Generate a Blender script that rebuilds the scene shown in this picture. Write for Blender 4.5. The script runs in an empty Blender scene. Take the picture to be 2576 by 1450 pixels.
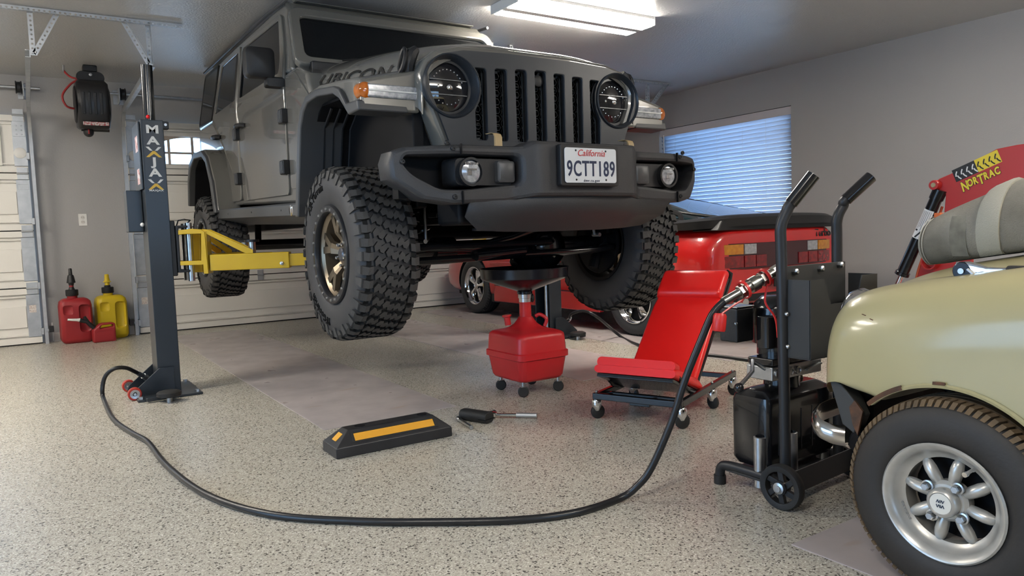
import bpy, bmesh, math, random
from mathutils import Vector, Matrix
SC = bpy.context.scene
COL = SC.collection
random.seed(7)
rad = math.radians
# ---------------------------------------------------------------- camera
W, H, F = 2576.0, 1450.0, 1845.0
CAMZ = 0.886
YAW, PIT, ROL = rad(-33.214), rad(-4.279), rad(-1.994)
def cam_axes():
    cy, sy = math.cos(YAW), math.sin(YAW)
    fwd = Vector((-sy, cy, 0)); right = Vector((cy, sy, 0)); up = Vector((0, 0, 1))
    f2 = fwd*math.cos(PIT) + up*math.sin(PIT); u2 = up*math.cos(PIT) - fwd*math.sin(PIT)
    r3 = right*math.cos(ROL) + u2*math.sin(ROL); u3 = u2*math.cos(ROL) - right*math.sin(ROL)
    return r3, u3, f2
CR, CU, CF = cam_axes()
CAM = Vector((0, 0, CAMZ))
cd = bpy.data.cameras.new('camera'); cam = bpy.data.objects.new('camera', cd); COL.objects.link(cam)
cd.sensor_width = 36; cd.lens = F/W*36; cd.clip_start = .02; cd.clip_end = 200
cam.matrix_world = Matrix(((CR.x, CU.x, -CF.x, CAM.x), (CR.y, CU.y, -CF.y, CAM.y), (CR.z, CU.z, -CF.z, CAM.z), (0, 0, 0, 1)))
SC.camera = cam
def P(px, py, ax, v):
    """photo pixel -> the point where its ray meets the plane coordinate[ax] == v"""
    d = CF + CR*((px - W/2)/F) - CU*((py - H/2)/F)
    return CAM + d*((v - CAM[ax])/d[ax])
# ---------------------------------------------------------------- world, exposure
wd = bpy.data.worlds.new('sky'); SC.world = wd; wd.use_nodes = True
bg = wd.node_tree.nodes['Background']
bg.inputs[0].default_value = (.42, .66, 1.0, 1); bg.inputs[1].default_value = 7.2
SC.view_settings.view_transform = 'Standard'; SC.view_settings.look = 'None'
SC.view_settings.gamma = 1; SC.view_settings.use_curve_mapping = False
SC.view_settings.exposure = 0.0
LAMP_STRENGTH = 64.0
def portal(name, loc, rot, sx, sy):
    l = bpy.data.lights.new(name, 'AREA'); l.shape = 'RECTANGLE'; l.size = sx; l.size_y = sy; l.cycles.is_portal = True
    o = bpy.data.objects.new(name, l); COL.objects.link(o); o.location = loc; o.rotation_euler = rot
portal('sky_portal', (6.80, 5.735, 1.45), (0, rad(90), 0), 1.3, 1.9)
portal('sky_portal', (-3.03, 2.0, 1.15), (0, rad(-90), 0), 1.9, 3.0)
portal('sky_portal', (1.7, -3.73, 1.45), (rad(90), 0, 0), 3.0, 1.3)
# ---------------------------------------------------------------- materials
MATS = {}
def mat(name, col=(.5, .5, .5), rough=.5, metal=0., coat=0., bump=None, var=None, emit=None, spec=.5, trans=0., alpha=1., ior=1.45, coatr=.03, rvar=0., sub=None):
    """procedural principled material; bump=(scale,strength[,detail]); var=(scale,amount,color2)"""
    if name in MATS: return MATS[name]
    m = bpy.data.materials.new(name); m.use_nodes = True
    nt = m.node_tree; b = nt.nodes['Principled BSDF']; L = nt.links
    b.inputs['Base Color'].default_value = (*col, 1)
    b.inputs['Roughness'].default_value = rough; b.inputs['Metallic'].default_value = metal
    b.inputs['Coat Weight'].default_value = coat; b.inputs['Coat Roughness'].default_value = coatr
    b.inputs['Specular IOR Level'].default_value = spec; b.inputs['IOR'].default_value = ior
    b.inputs['Transmission Weight'].default_value = trans
    if emit:
        b.inputs['Emission Color'].default_value = (*emit[:3], 1); b.inputs['Emission Strength'].default_value = emit[3]
    tc = None
    def coord():
        nonlocal tc
        if tc is None: tc = nt.nodes.new('ShaderNodeTexCoord')
        return tc.outputs['Object']
    if var:
        n = nt.nodes.new('ShaderNodeTexNoise'); n.inputs['Scale'].default_value = var[0]; n.inputs['Detail'].default_value = 6
        L.new(coord(), n.inputs['Vector'])
        r = nt.nodes.new('ShaderNodeMapRange'); r.inputs[1].default_value = .5 - var[1]; r.inputs[2].default_value = .5 + var[1]
        L.new(n.outputs['Fac'], r.inputs[0])
        mx = nt.nodes.new('ShaderNodeMix'); mx.data_type = 'RGBA'
        mx.inputs[6].default_value = (*col, 1); mx.inputs[7].default_value = (*var[2], 1)
        L.new(r.outputs[0], mx.inputs[0]); L.new(mx.outputs[2], b.inputs['Base Color'])
        if rvar:
            r2 = nt.nodes.new('ShaderNodeMapRange'); r2.inputs[1].default_value = .3; r2.inputs[2].default_value = .7
            r2.inputs[3].default_value = rough - rvar; r2.inputs[4].default_value = rough + rvar
            L.new(n.outputs['Fac'], r2.inputs[0]); L.new(r2.outputs[0], b.inputs['Roughness'])
    if bump:
        n = nt.nodes.new('ShaderNodeTexNoise'); n.inputs['Scale'].default_value = bump[0]; n.inputs['Detail'].default_value = bump[2] if len(bump) > 2 else 3
        L.new(coord(), n.inputs['Vector'])
        bp = nt.nodes.new('ShaderNodeBump'); bp.inputs['Strength'].default_value = bump[1]; bp.inputs['Distance'].default_value = .004
        L.new(n.outputs['Fac'], bp.inputs['Height']); L.new(bp.outputs[0], b.inputs['Normal'])
    MATS[name] = m
    return m
def srgb(r, g, b):
    f = lambda c: (c/255/12.92 if c/255 <= .04045 else ((c/255 + .055)/1.055)**2.4)
    return (f(r), f(g), f(b))
# ---------------------------------------------------------------- mesh builder
class G:
    def __init__(s, M=None): s.v = []; s.f = []; s.M = M
    def add(s, vs, fs, M=None):
        n = len(s.v); M = M or s.M
        for p in vs:
            p = Vector(p); s.v.append(M @ p if M else p)
        s.f += [tuple(i + n for i in f) for f in fs]
        return s
    def box(s, x0, x1, y0, y1, z0, z1, M=None):
        return s.add([(x0,y0,z0),(x1,y0,z0),(x1,y1,z0),(x0,y1,z0),(x0,y0,z1),(x1,y0,z1),(x1,y1,z1),(x0,y1,z1)],
                     [(0,3,2,1),(4,5,6,7),(0,1,5,4),(1,2,6,5),(2,3,7,6),(3,0,4,7)], M)
    def cbox(s, c, d, M=None):
        return s.box(c[0]-d[0]/2, c[0]+d[0]/2, c[1]-d[1]/2, c[1]+d[1]/2, c[2]-d[2]/2, c[2]+d[2]/2, M)
    def bar(s, a, b, w, h=None, up=(0,0,1), ext=0):
        """rectangular bar from a to b"""
        a = Vector(a); b = Vector(b); h = h or w; d = (b-a); L = d.length; d.normalize()
        x = d.cross(Vector(up));
        if x.length < 1e-4: x = d.cross(Vector((1,0,0)))
        x.normalize(); z = x.cross(d)
        M = Matrix(((x.x,d.x,z.x,a.x),(x.y,d.y,z.y,a.y),(x.z,d.z,z.z,a.z),(0,0,0,1)))
        if s.M: M = s.M @ M
        return s.box(-w/2, w/2, -ext, L+ext, -h/2, h/2, M)
    def lathe(s, prof, o=(0,0,0), ax=(0,0,1), n=24, a0=0., a1=None, ref=None):
        """profile [(r,h)] round axis ax through o"""
        o = Vector(o); ax = Vector(ax).normalized()
        u = Vector(ref) if ref else (Vector((1,0,0)) if abs(ax.x) < .9 else Vector((0,1,0)))
        u = (u - ax*u.dot(ax)).normalized(); w = ax.cross(u)
        full = a1 is None; m = n if full else n+1
        vs = []; fs = []; idx = []
        for r, h in prof:
            if r < 1e-6: idx.append([len(vs)]); vs.append(o + ax*h); continue
            row = []
            for i in range(m):
                t = a0 + ((2*math.pi if full else (a1-a0))*i/n)
                row.append(len(vs)); vs.append(o + ax*h + (u*math.cos(t) + w*math.sin(t))*r)
            idx.append(row)
        for A, B in zip(idx, idx[1:]):
            if len(A) == 1 and len(B) == 1: continue
            for i in range(n if full else n):
                j = (i+1) % m if full else i+1
                if len(A) == 1: fs.append((A[0], B[j], B[i]))
                elif len(B) == 1: fs.append((A[i], A[j], B[0]))
                else: fs.append((A[i], A[j], B[j], B[i]))
        return s.add(vs, fs)
    def cyl(s, a, b, r, r2=None, n=16):
        a = Vector(a); b = Vector(b); h = (b-a).length; r2 = r if r2 is None else r2
        return s.lathe([(0,0),(r,0),(r2,h),(0,h)], a, b-a, n)
    def ring(s, c, ax, ro, ri, h, n=24):
        return s.lathe([(ri,-h/2),(ro,-h/2),(ro,h/2),(ri,h/2),(ri,-h/2)], c, ax, n)
    def tube(s, pts, r, n=8, closed=False, cap=True):
        pts = [Vector(p) for p in pts]; m = len(pts)
        rs = r if isinstance(r, (list, tuple)) else [r]*m
        T = []
        for i in range(m):
            a = pts[i-1] if (i > 0 or closed) else pts[i]; b = pts[(i+1) % m] if (i < m-1 or closed) else pts[i]
            T.append((b-a).normalized())
        u = T[0].cross(Vector((0,0,1)))
        if u.length < .05: u = T[0].cross(Vector((1,0,0)))
        u.normalize(); vs = []; fs = []
        for i in range(m):
            u = (u - T[i]*u.dot(T[i])).normalized(); w = T[i].cross(u)
            for k in range(n):
                t = 2*math.pi*k/n; vs.append(pts[i] + (u*math.cos(t) + w*math.sin(t))*rs[i])
        for i in range(m if closed else m-1):
            j = (i+1) % m
            for k in range(n):
                l = (k+1) % n; fs.append((i*n+k, i*n+l, j*n+l, j*n+k))
        if cap and not closed:
            fs.append(tuple(range(n-1, -1, -1))); fs.append(tuple((m-1)*n+k for k in range(n)))
        return s.add(vs, fs)
    def prism(s, poly, ax, a0, a1, M=None):
        """polygon in the two other axes (order xyz without ax) extruded along ax"""
        n = len(poly)
        def pt(p, a):
            q = list(p); q.insert(ax, a); return tuple(q)
        vs = [pt(p, a0) for p in poly] + [pt(p, a1) for p in poly]
        fs = [tuple(range(n-1, -1, -1)), tuple(range(n, 2*n))]
        fs += [(i, (i+1) % n, n+(i+1) % n, n+i) for i in range(n)]
        return s.add(vs, fs, M)
    def grid(s, rows, closed=False, M=None):
        """rows of points -> quad sheet"""
        n = len(rows[0]); vs = [p for r in rows for p in r]; fs = []
        for i in range(len(rows)-1):
            for j in range(n if closed else n-1):
                k = (j+1) % n; fs.append((i*n+j, i*n+k, (i+1)*n+k, (i+1)*n+j))
        return s.add(vs, fs, M)
    def loft(s, rows, cap=True):
        n = len(rows[0]); b = len(s.v); s.grid(rows, True)
        if cap: s.f.append(tuple(b+i for i in range(n-1, -1, -1))); s.f.append(tuple(b+(len(rows)-1)*n+i for i in range(n)))
        return s
    def sph(s, c, r, n=12, m=8):
        r = r if isinstance(r, (tuple, list)) else (r, r, r)
        k = len(s.v); s.lathe([(math.sin(math.pi*i/m), -math.cos(math.pi*i/m)) for i in range(m+1)], (0,0,0), (0,0,1), n)
        return s._fix(k, c, r)
    def _fix(s, k, c, r):
        Mi = s.M.inverted() if s.M else None
        for i in range(k, len(s.v)):
            p = Mi @ s.v[i] if Mi else s.v[i]
            p = Vector((p.x*r[0]+c[0], p.y*r[1]+c[1], p.z*r[2]+c[2]))
            s.v[i] = s.M @ p if s.M else p
        return s
    def mesh(s, me, M=None):
        return s.add([v.co for v in me.vertices], [tuple(p.vertices) for p in me.polygons], M)
    def bend(s, fn):
        s.v = [Vector(fn(p)) for p in s.v]; return s
    def data(s, name, smooth=40, recalc=True):
        me = bpy.data.meshes.new(name); me.from_pydata([tuple(p) for p in s.v], [], s.f)
        if recalc:
            bm = bmesh.new(); bm.from_mesh(me); bmesh.ops.recalc_face_normals(bm, faces=bm.faces); bm.to_mesh(me); bm.free()
        if smooth:
            me.polygons.foreach_set('use_smooth', [True]*len(me.polygons)); me.set_sharp_from_angle(angle=rad(smooth))
        me.update(); return me
    def obj(s, name, m, parent=None, bevel=0, sub=0, smooth=40, seg=2, recalc=True, label=None, solid=0):
        o = bpy.data.objects.new(name, s.data(name, smooth, recalc)); COL.objects.link(o)
        for x in (m if isinstance(m, (list, tuple)) else [m]): o.data.materials.append(x)
        if solid:
            md = o.modifiers.new('thick', 'SOLIDIFY'); md.thickness = solid; md.offset = -1
        if sub:
            md = o.modifiers.new('sub', 'SUBSURF'); md.levels = sub; md.render_levels = sub
        if bevel:
            md = o.modifiers.new('bevel', 'BEVEL'); md.width = bevel; md.segments = seg; md.limit_method = 'ANGLE'; md.angle_limit = rad(35); md.harden_normals = bool(smooth)
        if parent: o.parent = parent
        if label: o['label'] = label
        return o
def thing(name, label, cat, loc=(0,0,0), rotz=0, group=None):
    o = bpy.data.objects.new(name, None); COL.objects.link(o); o.empty_display_size = .1
    o.location = loc; o.rotation_euler = (0,0,rotz); tag(o, label, cat, group); return o
def tag(o, label, cat, group=None):
    o['label'] = label; o['category'] = cat
    if group: o['group'] = group
    return o
def struct(o): o['kind'] = 'structure'; return o
def clone(o, parent=None, **kw):
    c = o.copy(); COL.objects.link(c); c.parent = parent
    for ch in list(o.children): clone(ch, c)
    return c
def mesh_of(o):
    dg = bpy.context.evaluated_depsgraph_get(); return bpy.data.meshes.new_from_object(o.evaluated_get(dg))
def text_mesh(body, size=1., extrude=.0, spacing=1., align='CENTER', offset=0., shear=0.):
    cu = bpy.data.curves.new('lettering', 'FONT'); cu.body = body; cu.size = size; cu.extrude = extrude
    cu.align_x = align; cu.align_y = 'CENTER'; cu.space_character = spacing; cu.offset = offset; cu.shear = shear; cu.resolution_u = 4
    o = bpy.data.objects.new('lettering', cu); COL.objects.link(o); me = mesh_of(o)
    bpy.data.objects.remove(o); bpy.data.curves.remove(cu); return me
def plate(loops, depth=.01, bevel=0., name='plate'):
    """flat polygon with holes (first loop outside) in XY, thickness depth along Z"""
    cu = bpy.data.curves.new(name, 'CURVE'); cu.dimensions = '2D'; cu.fill_mode = 'BOTH'; cu.extrude = max(depth/2 - bevel, 0); cu.bevel_depth = bevel; cu.bevel_resolution = 1
    if bevel: cu.offset = -bevel
    for lp in loops:
        sp = cu.splines.new('POLY'); sp.points.add(len(lp)-1); sp.use_cyclic_u = True
        for i, p in enumerate(lp): sp.points[i].co = (p[0], p[1], 0, 1)
    o = bpy.data.objects.new(name, cu); COL.objects.link(o); me = mesh_of(o)
    bpy.data.objects.remove(o); bpy.data.curves.remove(cu); return me
def cut(o, cutters):
    """subtract the builders in cutters from object o for good"""
    tmp = []
    for c in cutters:
        t = bpy.data.objects.new('cut', c.data('cut', 0)); COL.objects.link(t); tmp.append(t)
        md = o.modifiers.new('cut', 'BOOLEAN'); md.operation = 'DIFFERENCE'; md.solver = 'EXACT'; md.object = t
    par = o.parent; o.parent = None
    bpy.context.view_layer.update()
    me = mesh_of(o); o.modifiers.clear(); o.data = me; o.parent = par
    for t in tmp: bpy.data.objects.remove(t)
    me.polygons.foreach_set('use_smooth', [True]*len(me.polygons)); me.set_sharp_from_angle(angle=rad(40)); me.update()
    return o
def frame(o, x, y, z=None):
    """matrix with local x, y axes along the given directions"""
    x = Vector(x).normalized(); y = Vector(y); y = (y - x*y.dot(x)).normalized(); z = x.cross(y); o = Vector(o)
    return Matrix(((x.x,y.x,z.x,o.x),(x.y,y.y,z.y,o.y),(x.z,y.z,z.z,o.z),(0,0,0,1)))
def rrect(x0, x1, y0, y1, r, n=4):
    out = []
    for cx, cy, a in ((x1-r,y1-r,0),(x0+r,y1-r,90),(x0+r,y0+r,180),(x1-r,y0+r,270)):
        for i in range(n+1):
            t = rad(a + 90*i/n); out.append((cx + r*math.cos(t), cy + r*math.sin(t)))
    return out
def circ(cx, cy, r, n=24, ry=None): return [(cx + r*math.cos(2*math.pi*i/n), cy + (ry or r)*math.sin(2*math.pi*i/n)) for i in range(n)]
def catmull(pts, k=8, closed=False):
    pts = [Vector(p) for p in pts]; out = []; n = len(pts)
    for i in range(n if closed else n-1):
        g = lambda j: pts[j % n] if closed else pts[min(max(j, 0), n-1)]
        a, b, c, d = g(i-1), g(i), g(i+1), g(i+2)
        for q in range(k):
            t = q/k; out.append(.5*((2*b) + (c-a)*t + (2*a-5*b+4*c-d)*t*t + (3*b-a-3*c+d)*t**3))
    if not closed: out.append(pts[-1])
    return out
def lettering(name, body, m, parent, M, size, extrude=.0006, spacing=1., offset=0., shear=0., label=None, sx=1.):
    me = text_mesh(body, size, extrude, spacing, 'CENTER', offset, shear)
    g = G(); g.mesh(me, M @ Matrix.Diagonal((sx,1,1,1))); o = g.obj(name, m, parent, smooth=0, recalc=False)
    if label: o['label'] = label
    return o
def pane_glass(name):
    m = bpy.data.materials.new(name); m.use_nodes = True; nt = m.node_tree; nt.nodes.remove(nt.nodes['Principled BSDF'])
    t = nt.nodes.new('ShaderNodeBsdfTransparent'); t.inputs[0].default_value = (.93,.96,.97,1); g_ = nt.nodes.new('ShaderNodeBsdfGlossy'); g_.inputs['Roughness'].default_value = .02
    fr = nt.nodes.new('ShaderNodeFresnel'); fr.inputs[0].default_value = 1.45; mx = nt.nodes.new('ShaderNodeMixShader')
    nt.links.new(fr.outputs[0], mx.inputs[0]); nt.links.new(t.outputs[0], mx.inputs[1]); nt.links.new(g_.outputs[0], mx.inputs[2]); nt.links.new(mx.outputs[0], nt.nodes['Material Output'].inputs[0])
    return m
# common materials
M_black = mat('black_plastic', (.012,.012,.013), .45, bump=(180,.15))
M_blackgloss = mat('black_gloss_paint', (.008,.008,.009), .18, coat=.3)
M_rubber = mat('black_rubber', (.014,.014,.014), .62, bump=(120,.2))
M_chrome = mat('chrome', (.75,.75,.76), .08, 1.)
M_steel = mat('zinc_steel', (.52,.53,.54), .32, 1., var=(25,.25,(.38,.39,.40)))
M_galv = mat('galvanised_steel', (.50,.52,.54), .42, .55, var=(14,.3,(.36,.38,.40)), bump=(60,.08))
M_darkmetal = mat('dark_metal', (.02,.021,.023), .42, .3)
M_white = mat('white_plastic', (.72,.71,.68), .4)
# ================================================================ room
YB, ZC, XR, XL, YF_ = 8.27, 2.504, 6.636, -2.9, -3.6
DOOR_H = 2.13
D1 = (-2.39, .05); D2 = (.88, 5.76)
def floor_mat():
    m = bpy.data.materials.new('flake_epoxy_floor'); m.use_nodes = True; nt = m.node_tree; L = nt.links
    b = nt.nodes['Principled BSDF']; tc = nt.nodes.new('ShaderNodeTexCoord')
    def vor(scale, rnd=1.):
        v = nt.nodes.new('ShaderNodeTexVoronoi'); v.inputs['Scale'].default_value = scale; L.new(tc.outputs['Object'], v.inputs['Vector'])
        s = nt.nodes.new('ShaderNodeSeparateColor'); L.new(v.outputs['Color'], s.inputs[0]); return s
    a = vor(250); c = vor(170)
    rp = nt.nodes.new('ShaderNodeValToRGB'); rp.color_ramp.interpolation = 'CONSTANT'; e = rp.color_ramp.elements
    e[0].position = 0; e[0].color = (.12,.11,.095,1); e[1].position = .05; e[1].color = (.29,.265,.225,1)
    for p_, col in ((.15,(.41,.38,.32,1)),(.45,(.47,.44,.375,1)),(.72,(.38,.35,.30,1)),(.86,(.56,.53,.46,1)),(.96,(.66,.63,.57,1))):
        q = e.new(p_); q.color = col
    L.new(a.outputs[0], rp.inputs[0])
    rp2 = nt.nodes.new('ShaderNodeValToRGB'); rp2.color_ramp.interpolation = 'CONSTANT'; e = rp2.color_ramp.elements
    e[0].position = 0; e[0].color = (1,1,1,1); e[1].position = .045; e[1].color = (0,0,0,1)
    L.new(c.outputs[1], rp2.inputs[0])
    mx = nt.nodes.new('ShaderNodeMix'); mx.data_type = 'RGBA'; mx.inputs[7].default_value = (.10,.092,.08,1)
    L.new(rp2.outputs[0], mx.inputs[0]); L.new(rp.outputs[0], mx.inputs[6])
    L.new(mx.outputs[2], b.inputs['Base Color'])
    b.inputs['Roughness'].default_value = .27; b.inputs['Specular IOR Level'].default_value = .5
    n = nt.nodes.new('ShaderNodeTexNoise'); n.inputs['Scale'].default_value = 130; n.inputs['Detail'].default_value = 2; L.new(tc.outputs['Object'], n.inputs['Vector'])
    bp = nt.nodes.new('ShaderNodeBump'); bp.inputs['Strength'].default_value = .35; bp.inputs['Distance'].default_value = .003
    L.new(n.outputs['Fac'], bp.inputs['Height']); L.new(bp.outputs[0], b.inputs['Normal'])
    return m
M_wall = mat('grey_wall_paint', (.36,.352,.345), .42, bump=(90,.25,4), spec=.4)
M_ceil = mat('grey_ceiling_paint', (.50,.495,.49), .33, bump=(70,.8,4), spec=.5)
M_floor = floor_mat()
struct(G().box(XL-.1, XR+.15, YF_-.1, YB+.2, -.1, 0).obj('floor', M_floor, smooth=0))
struct(G().box(XL-.1, XR+.15, YF_-.1, YB+.2, ZC, ZC+.1).obj('ceiling', M_ceil, smooth=0))
g = G().box(XL-.1, D1[0], YB, YB+.15, 0, ZC).box(D1[1]-.03, D2[0]+.03, YB, YB+.15, 0, ZC).box(D2[1]-.03, XR+.15, YB, YB+.15, 0, ZC)
g.box(D1[0], D1[1]-.03, YB, YB+.15, DOOR_H-.03, ZC).box(D2[0]+.03, D2[1]-.03, YB, YB+.15, DOOR_H-.03, ZC)
struct(g.obj('wall_back', M_wall, smooth=0))
WY0, WY1, WZ0, WZ1 = 4.79, 6.68, .80, 2.096
g = G().box(XR, XR+.14, YF_-.1, WY0, 0, ZC).box(XR, XR+.14, WY1, YB, 0, ZC).box(XR, XR+.14, WY0, WY1, 0, WZ0).box(XR, XR+.14, WY0, WY1, WZ1, ZC)
struct(g.obj('wall_right', M_wall, smooth=0))
LY0, LY1, LZ0, LZ1 = .5, 3.5, .2, 2.1
struct(G().box(XL-.1, XL, YF_-.1, LY0, 0, ZC).box(XL-.1, XL, LY1, YB+.15, 0, ZC).box(XL-.1, XL, LY0, LY1, 0, LZ0).box(XL-.1, XL, LY0, LY1, LZ1, ZC).obj('wall_left', M_wall, smooth=0))
FX0, FX1, FZ0, FZ1 = .2, 3.2, .8, 2.1
struct(G().box(XL, FX0, YF_-.1, YF_, 0, ZC).box(FX1, XR, YF_-.1, YF_, 0, ZC).box(FX0, FX1, YF_-.1, YF_, 0, FZ0).box(FX0, FX1, YF_-.1, YF_, FZ1, ZC).obj('wall_front', M_wall, smooth=0))
# window: frame, panes; blind is a thing of its own
M_vinyl = mat('white_vinyl_frame', (.75,.75,.74), .35)
M_glass = pane_glass('clear_glass')
wf = struct(G().box(XR+.085, XR+.125, WY0, WY1, WZ0, WZ0+.05).box(XR+.085, XR+.125, WY0, WY1, WZ1-.05, WZ1).box(XR+.085, XR+.125, WY0, WY0+.05, WZ0, WZ1).box(XR+.085, XR+.125, WY1-.05, WY1, WZ0, WZ1).obj('window_1', M_vinyl, bevel=.004))
for y0, y1 in ((WY0+.05, WY1-.05),):
    G().box(XR+.10, XR+.104, y0, y1, WZ0+.05, WZ1-.05).obj('pane', M_glass, wf, smooth=0)
w2 = struct(G().box(XL-.08, XL-.03, LY0, LY1, LZ0, LZ0+.05).box(XL-.08, XL-.03, LY0, LY1, LZ1-.05, LZ1).box(XL-.08, XL-.03, LY0, LY0+.05, LZ0, LZ1).box(XL-.08, XL-.03, LY1-.05, LY1, LZ0, LZ1).box(XL-.08, XL-.03, 1.975, 2.025, LZ0, LZ1).obj('window_2', M_vinyl, bevel=.004))
for y0, y1 in ((LY0+.05, 1.975), (2.025, LY1-.05)): G().box(XL-.06, XL-.056, y0, y1, LZ0+.05, LZ1-.05).obj('pane', M_glass, w2, smooth=0)
w3 = struct(G().box(FX0, FX1, YF_-.08, YF_-.03, FZ0, FZ0+.05).box(FX0, FX1, YF_-.08, YF_-.03, FZ1-.05, FZ1).box(FX0, FX0+.05, YF_-.08, YF_-.03, FZ0, FZ1).box(FX1-.05, FX1, YF_-.08, YF_-.03, FZ0, FZ1).box(1.675, 1.725, YF_-.08, YF_-.03, FZ0, FZ1).obj('window_3', M_vinyl, bevel=.004))
for x0, x1 in ((FX0+.05, 1.675), (1.725, FX1-.05)): G().box(x0, x1, YF_-.06, YF_-.056, FZ0+.05, FZ1-.05).obj('pane', M_glass, w3, smooth=0)
M_slat = bpy.data.materials.new('blind_slat_vinyl'); M_slat.use_nodes = True
nt = M_slat.node_tree; b = nt.nodes['Principled BSDF']; b.inputs['Base Color'].default_value = (.82,.84,.86,1); b.inputs['Roughness'].default_value = .4
tr = nt.nodes.new('ShaderNodeBsdfTranslucent'); tr.inputs[0].default_value = (.62,.72,.86,1)
ad = nt.nodes.new('ShaderNodeMixShader'); ad.inputs[0].default_value = .36
nt.links.new(b.outputs[0], ad.inputs[1]); nt.links.new(tr.outputs[0], ad.inputs[2]); nt.links.new(ad.outputs[0], nt.nodes['Material Output'].inputs[0])
bl = thing('window_blind', 'white horizontal slat blind closed over the bright window', 'blind', (XR+.045, (WY0+WY1)/2, WZ0))
hw = (WY1-WY0)/2 - .012
G().box(-.035, -.028, -hw-.006, hw+.006, WZ1-WZ0-.088, WZ1-WZ0-.004).box(-.03, .02, -hw, hw, WZ1-WZ0-.05, WZ1-WZ0-.004).obj('valance', mat('blind_valance', (.56,.53,.54), .4), bl, bevel=.003)
G().box(-.025, .02, -hw, hw, .004, .022).obj('bottom_rail', M_slat, bl, bevel=.003)
pitch = .0445; sd = None; k = 0; z = WZ1-WZ0-.105
while z > .04:
    if sd is None:
        g = G(Matrix.Rotation(rad(53), 4, 'Y'))
        rows = [[(x, y, .004*math.cos(x/.025*1.3)) for x in (-.025,-.012,0,.012,.025)] for y in (-hw, hw)]
        so = g.grid(rows).obj('slat', M_slat, bl, solid=.0022, recalc=False); sd = so
    else:
        so = sd.copy(); COL.objects.link(so); so.parent = bl
    so.location = (0, 0, z); so.rotation_euler = (0, rad(random.uniform(-2.,2.)), 0); z -= pitch; k += 1
for y in (-.62, -.31, .05, .36, .7):
    G().cyl((-.026, y, .02), (-.026, y, WZ1-WZ0-.06), .0012, n=6).obj('ladder_cord', M_white, bl)
G().cyl((-.04, hw-.06, WZ1-WZ0-.07), (-.04, hw-.07, .45), .005, n=8).obj('tilt_wand', M_white, bl)
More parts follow.
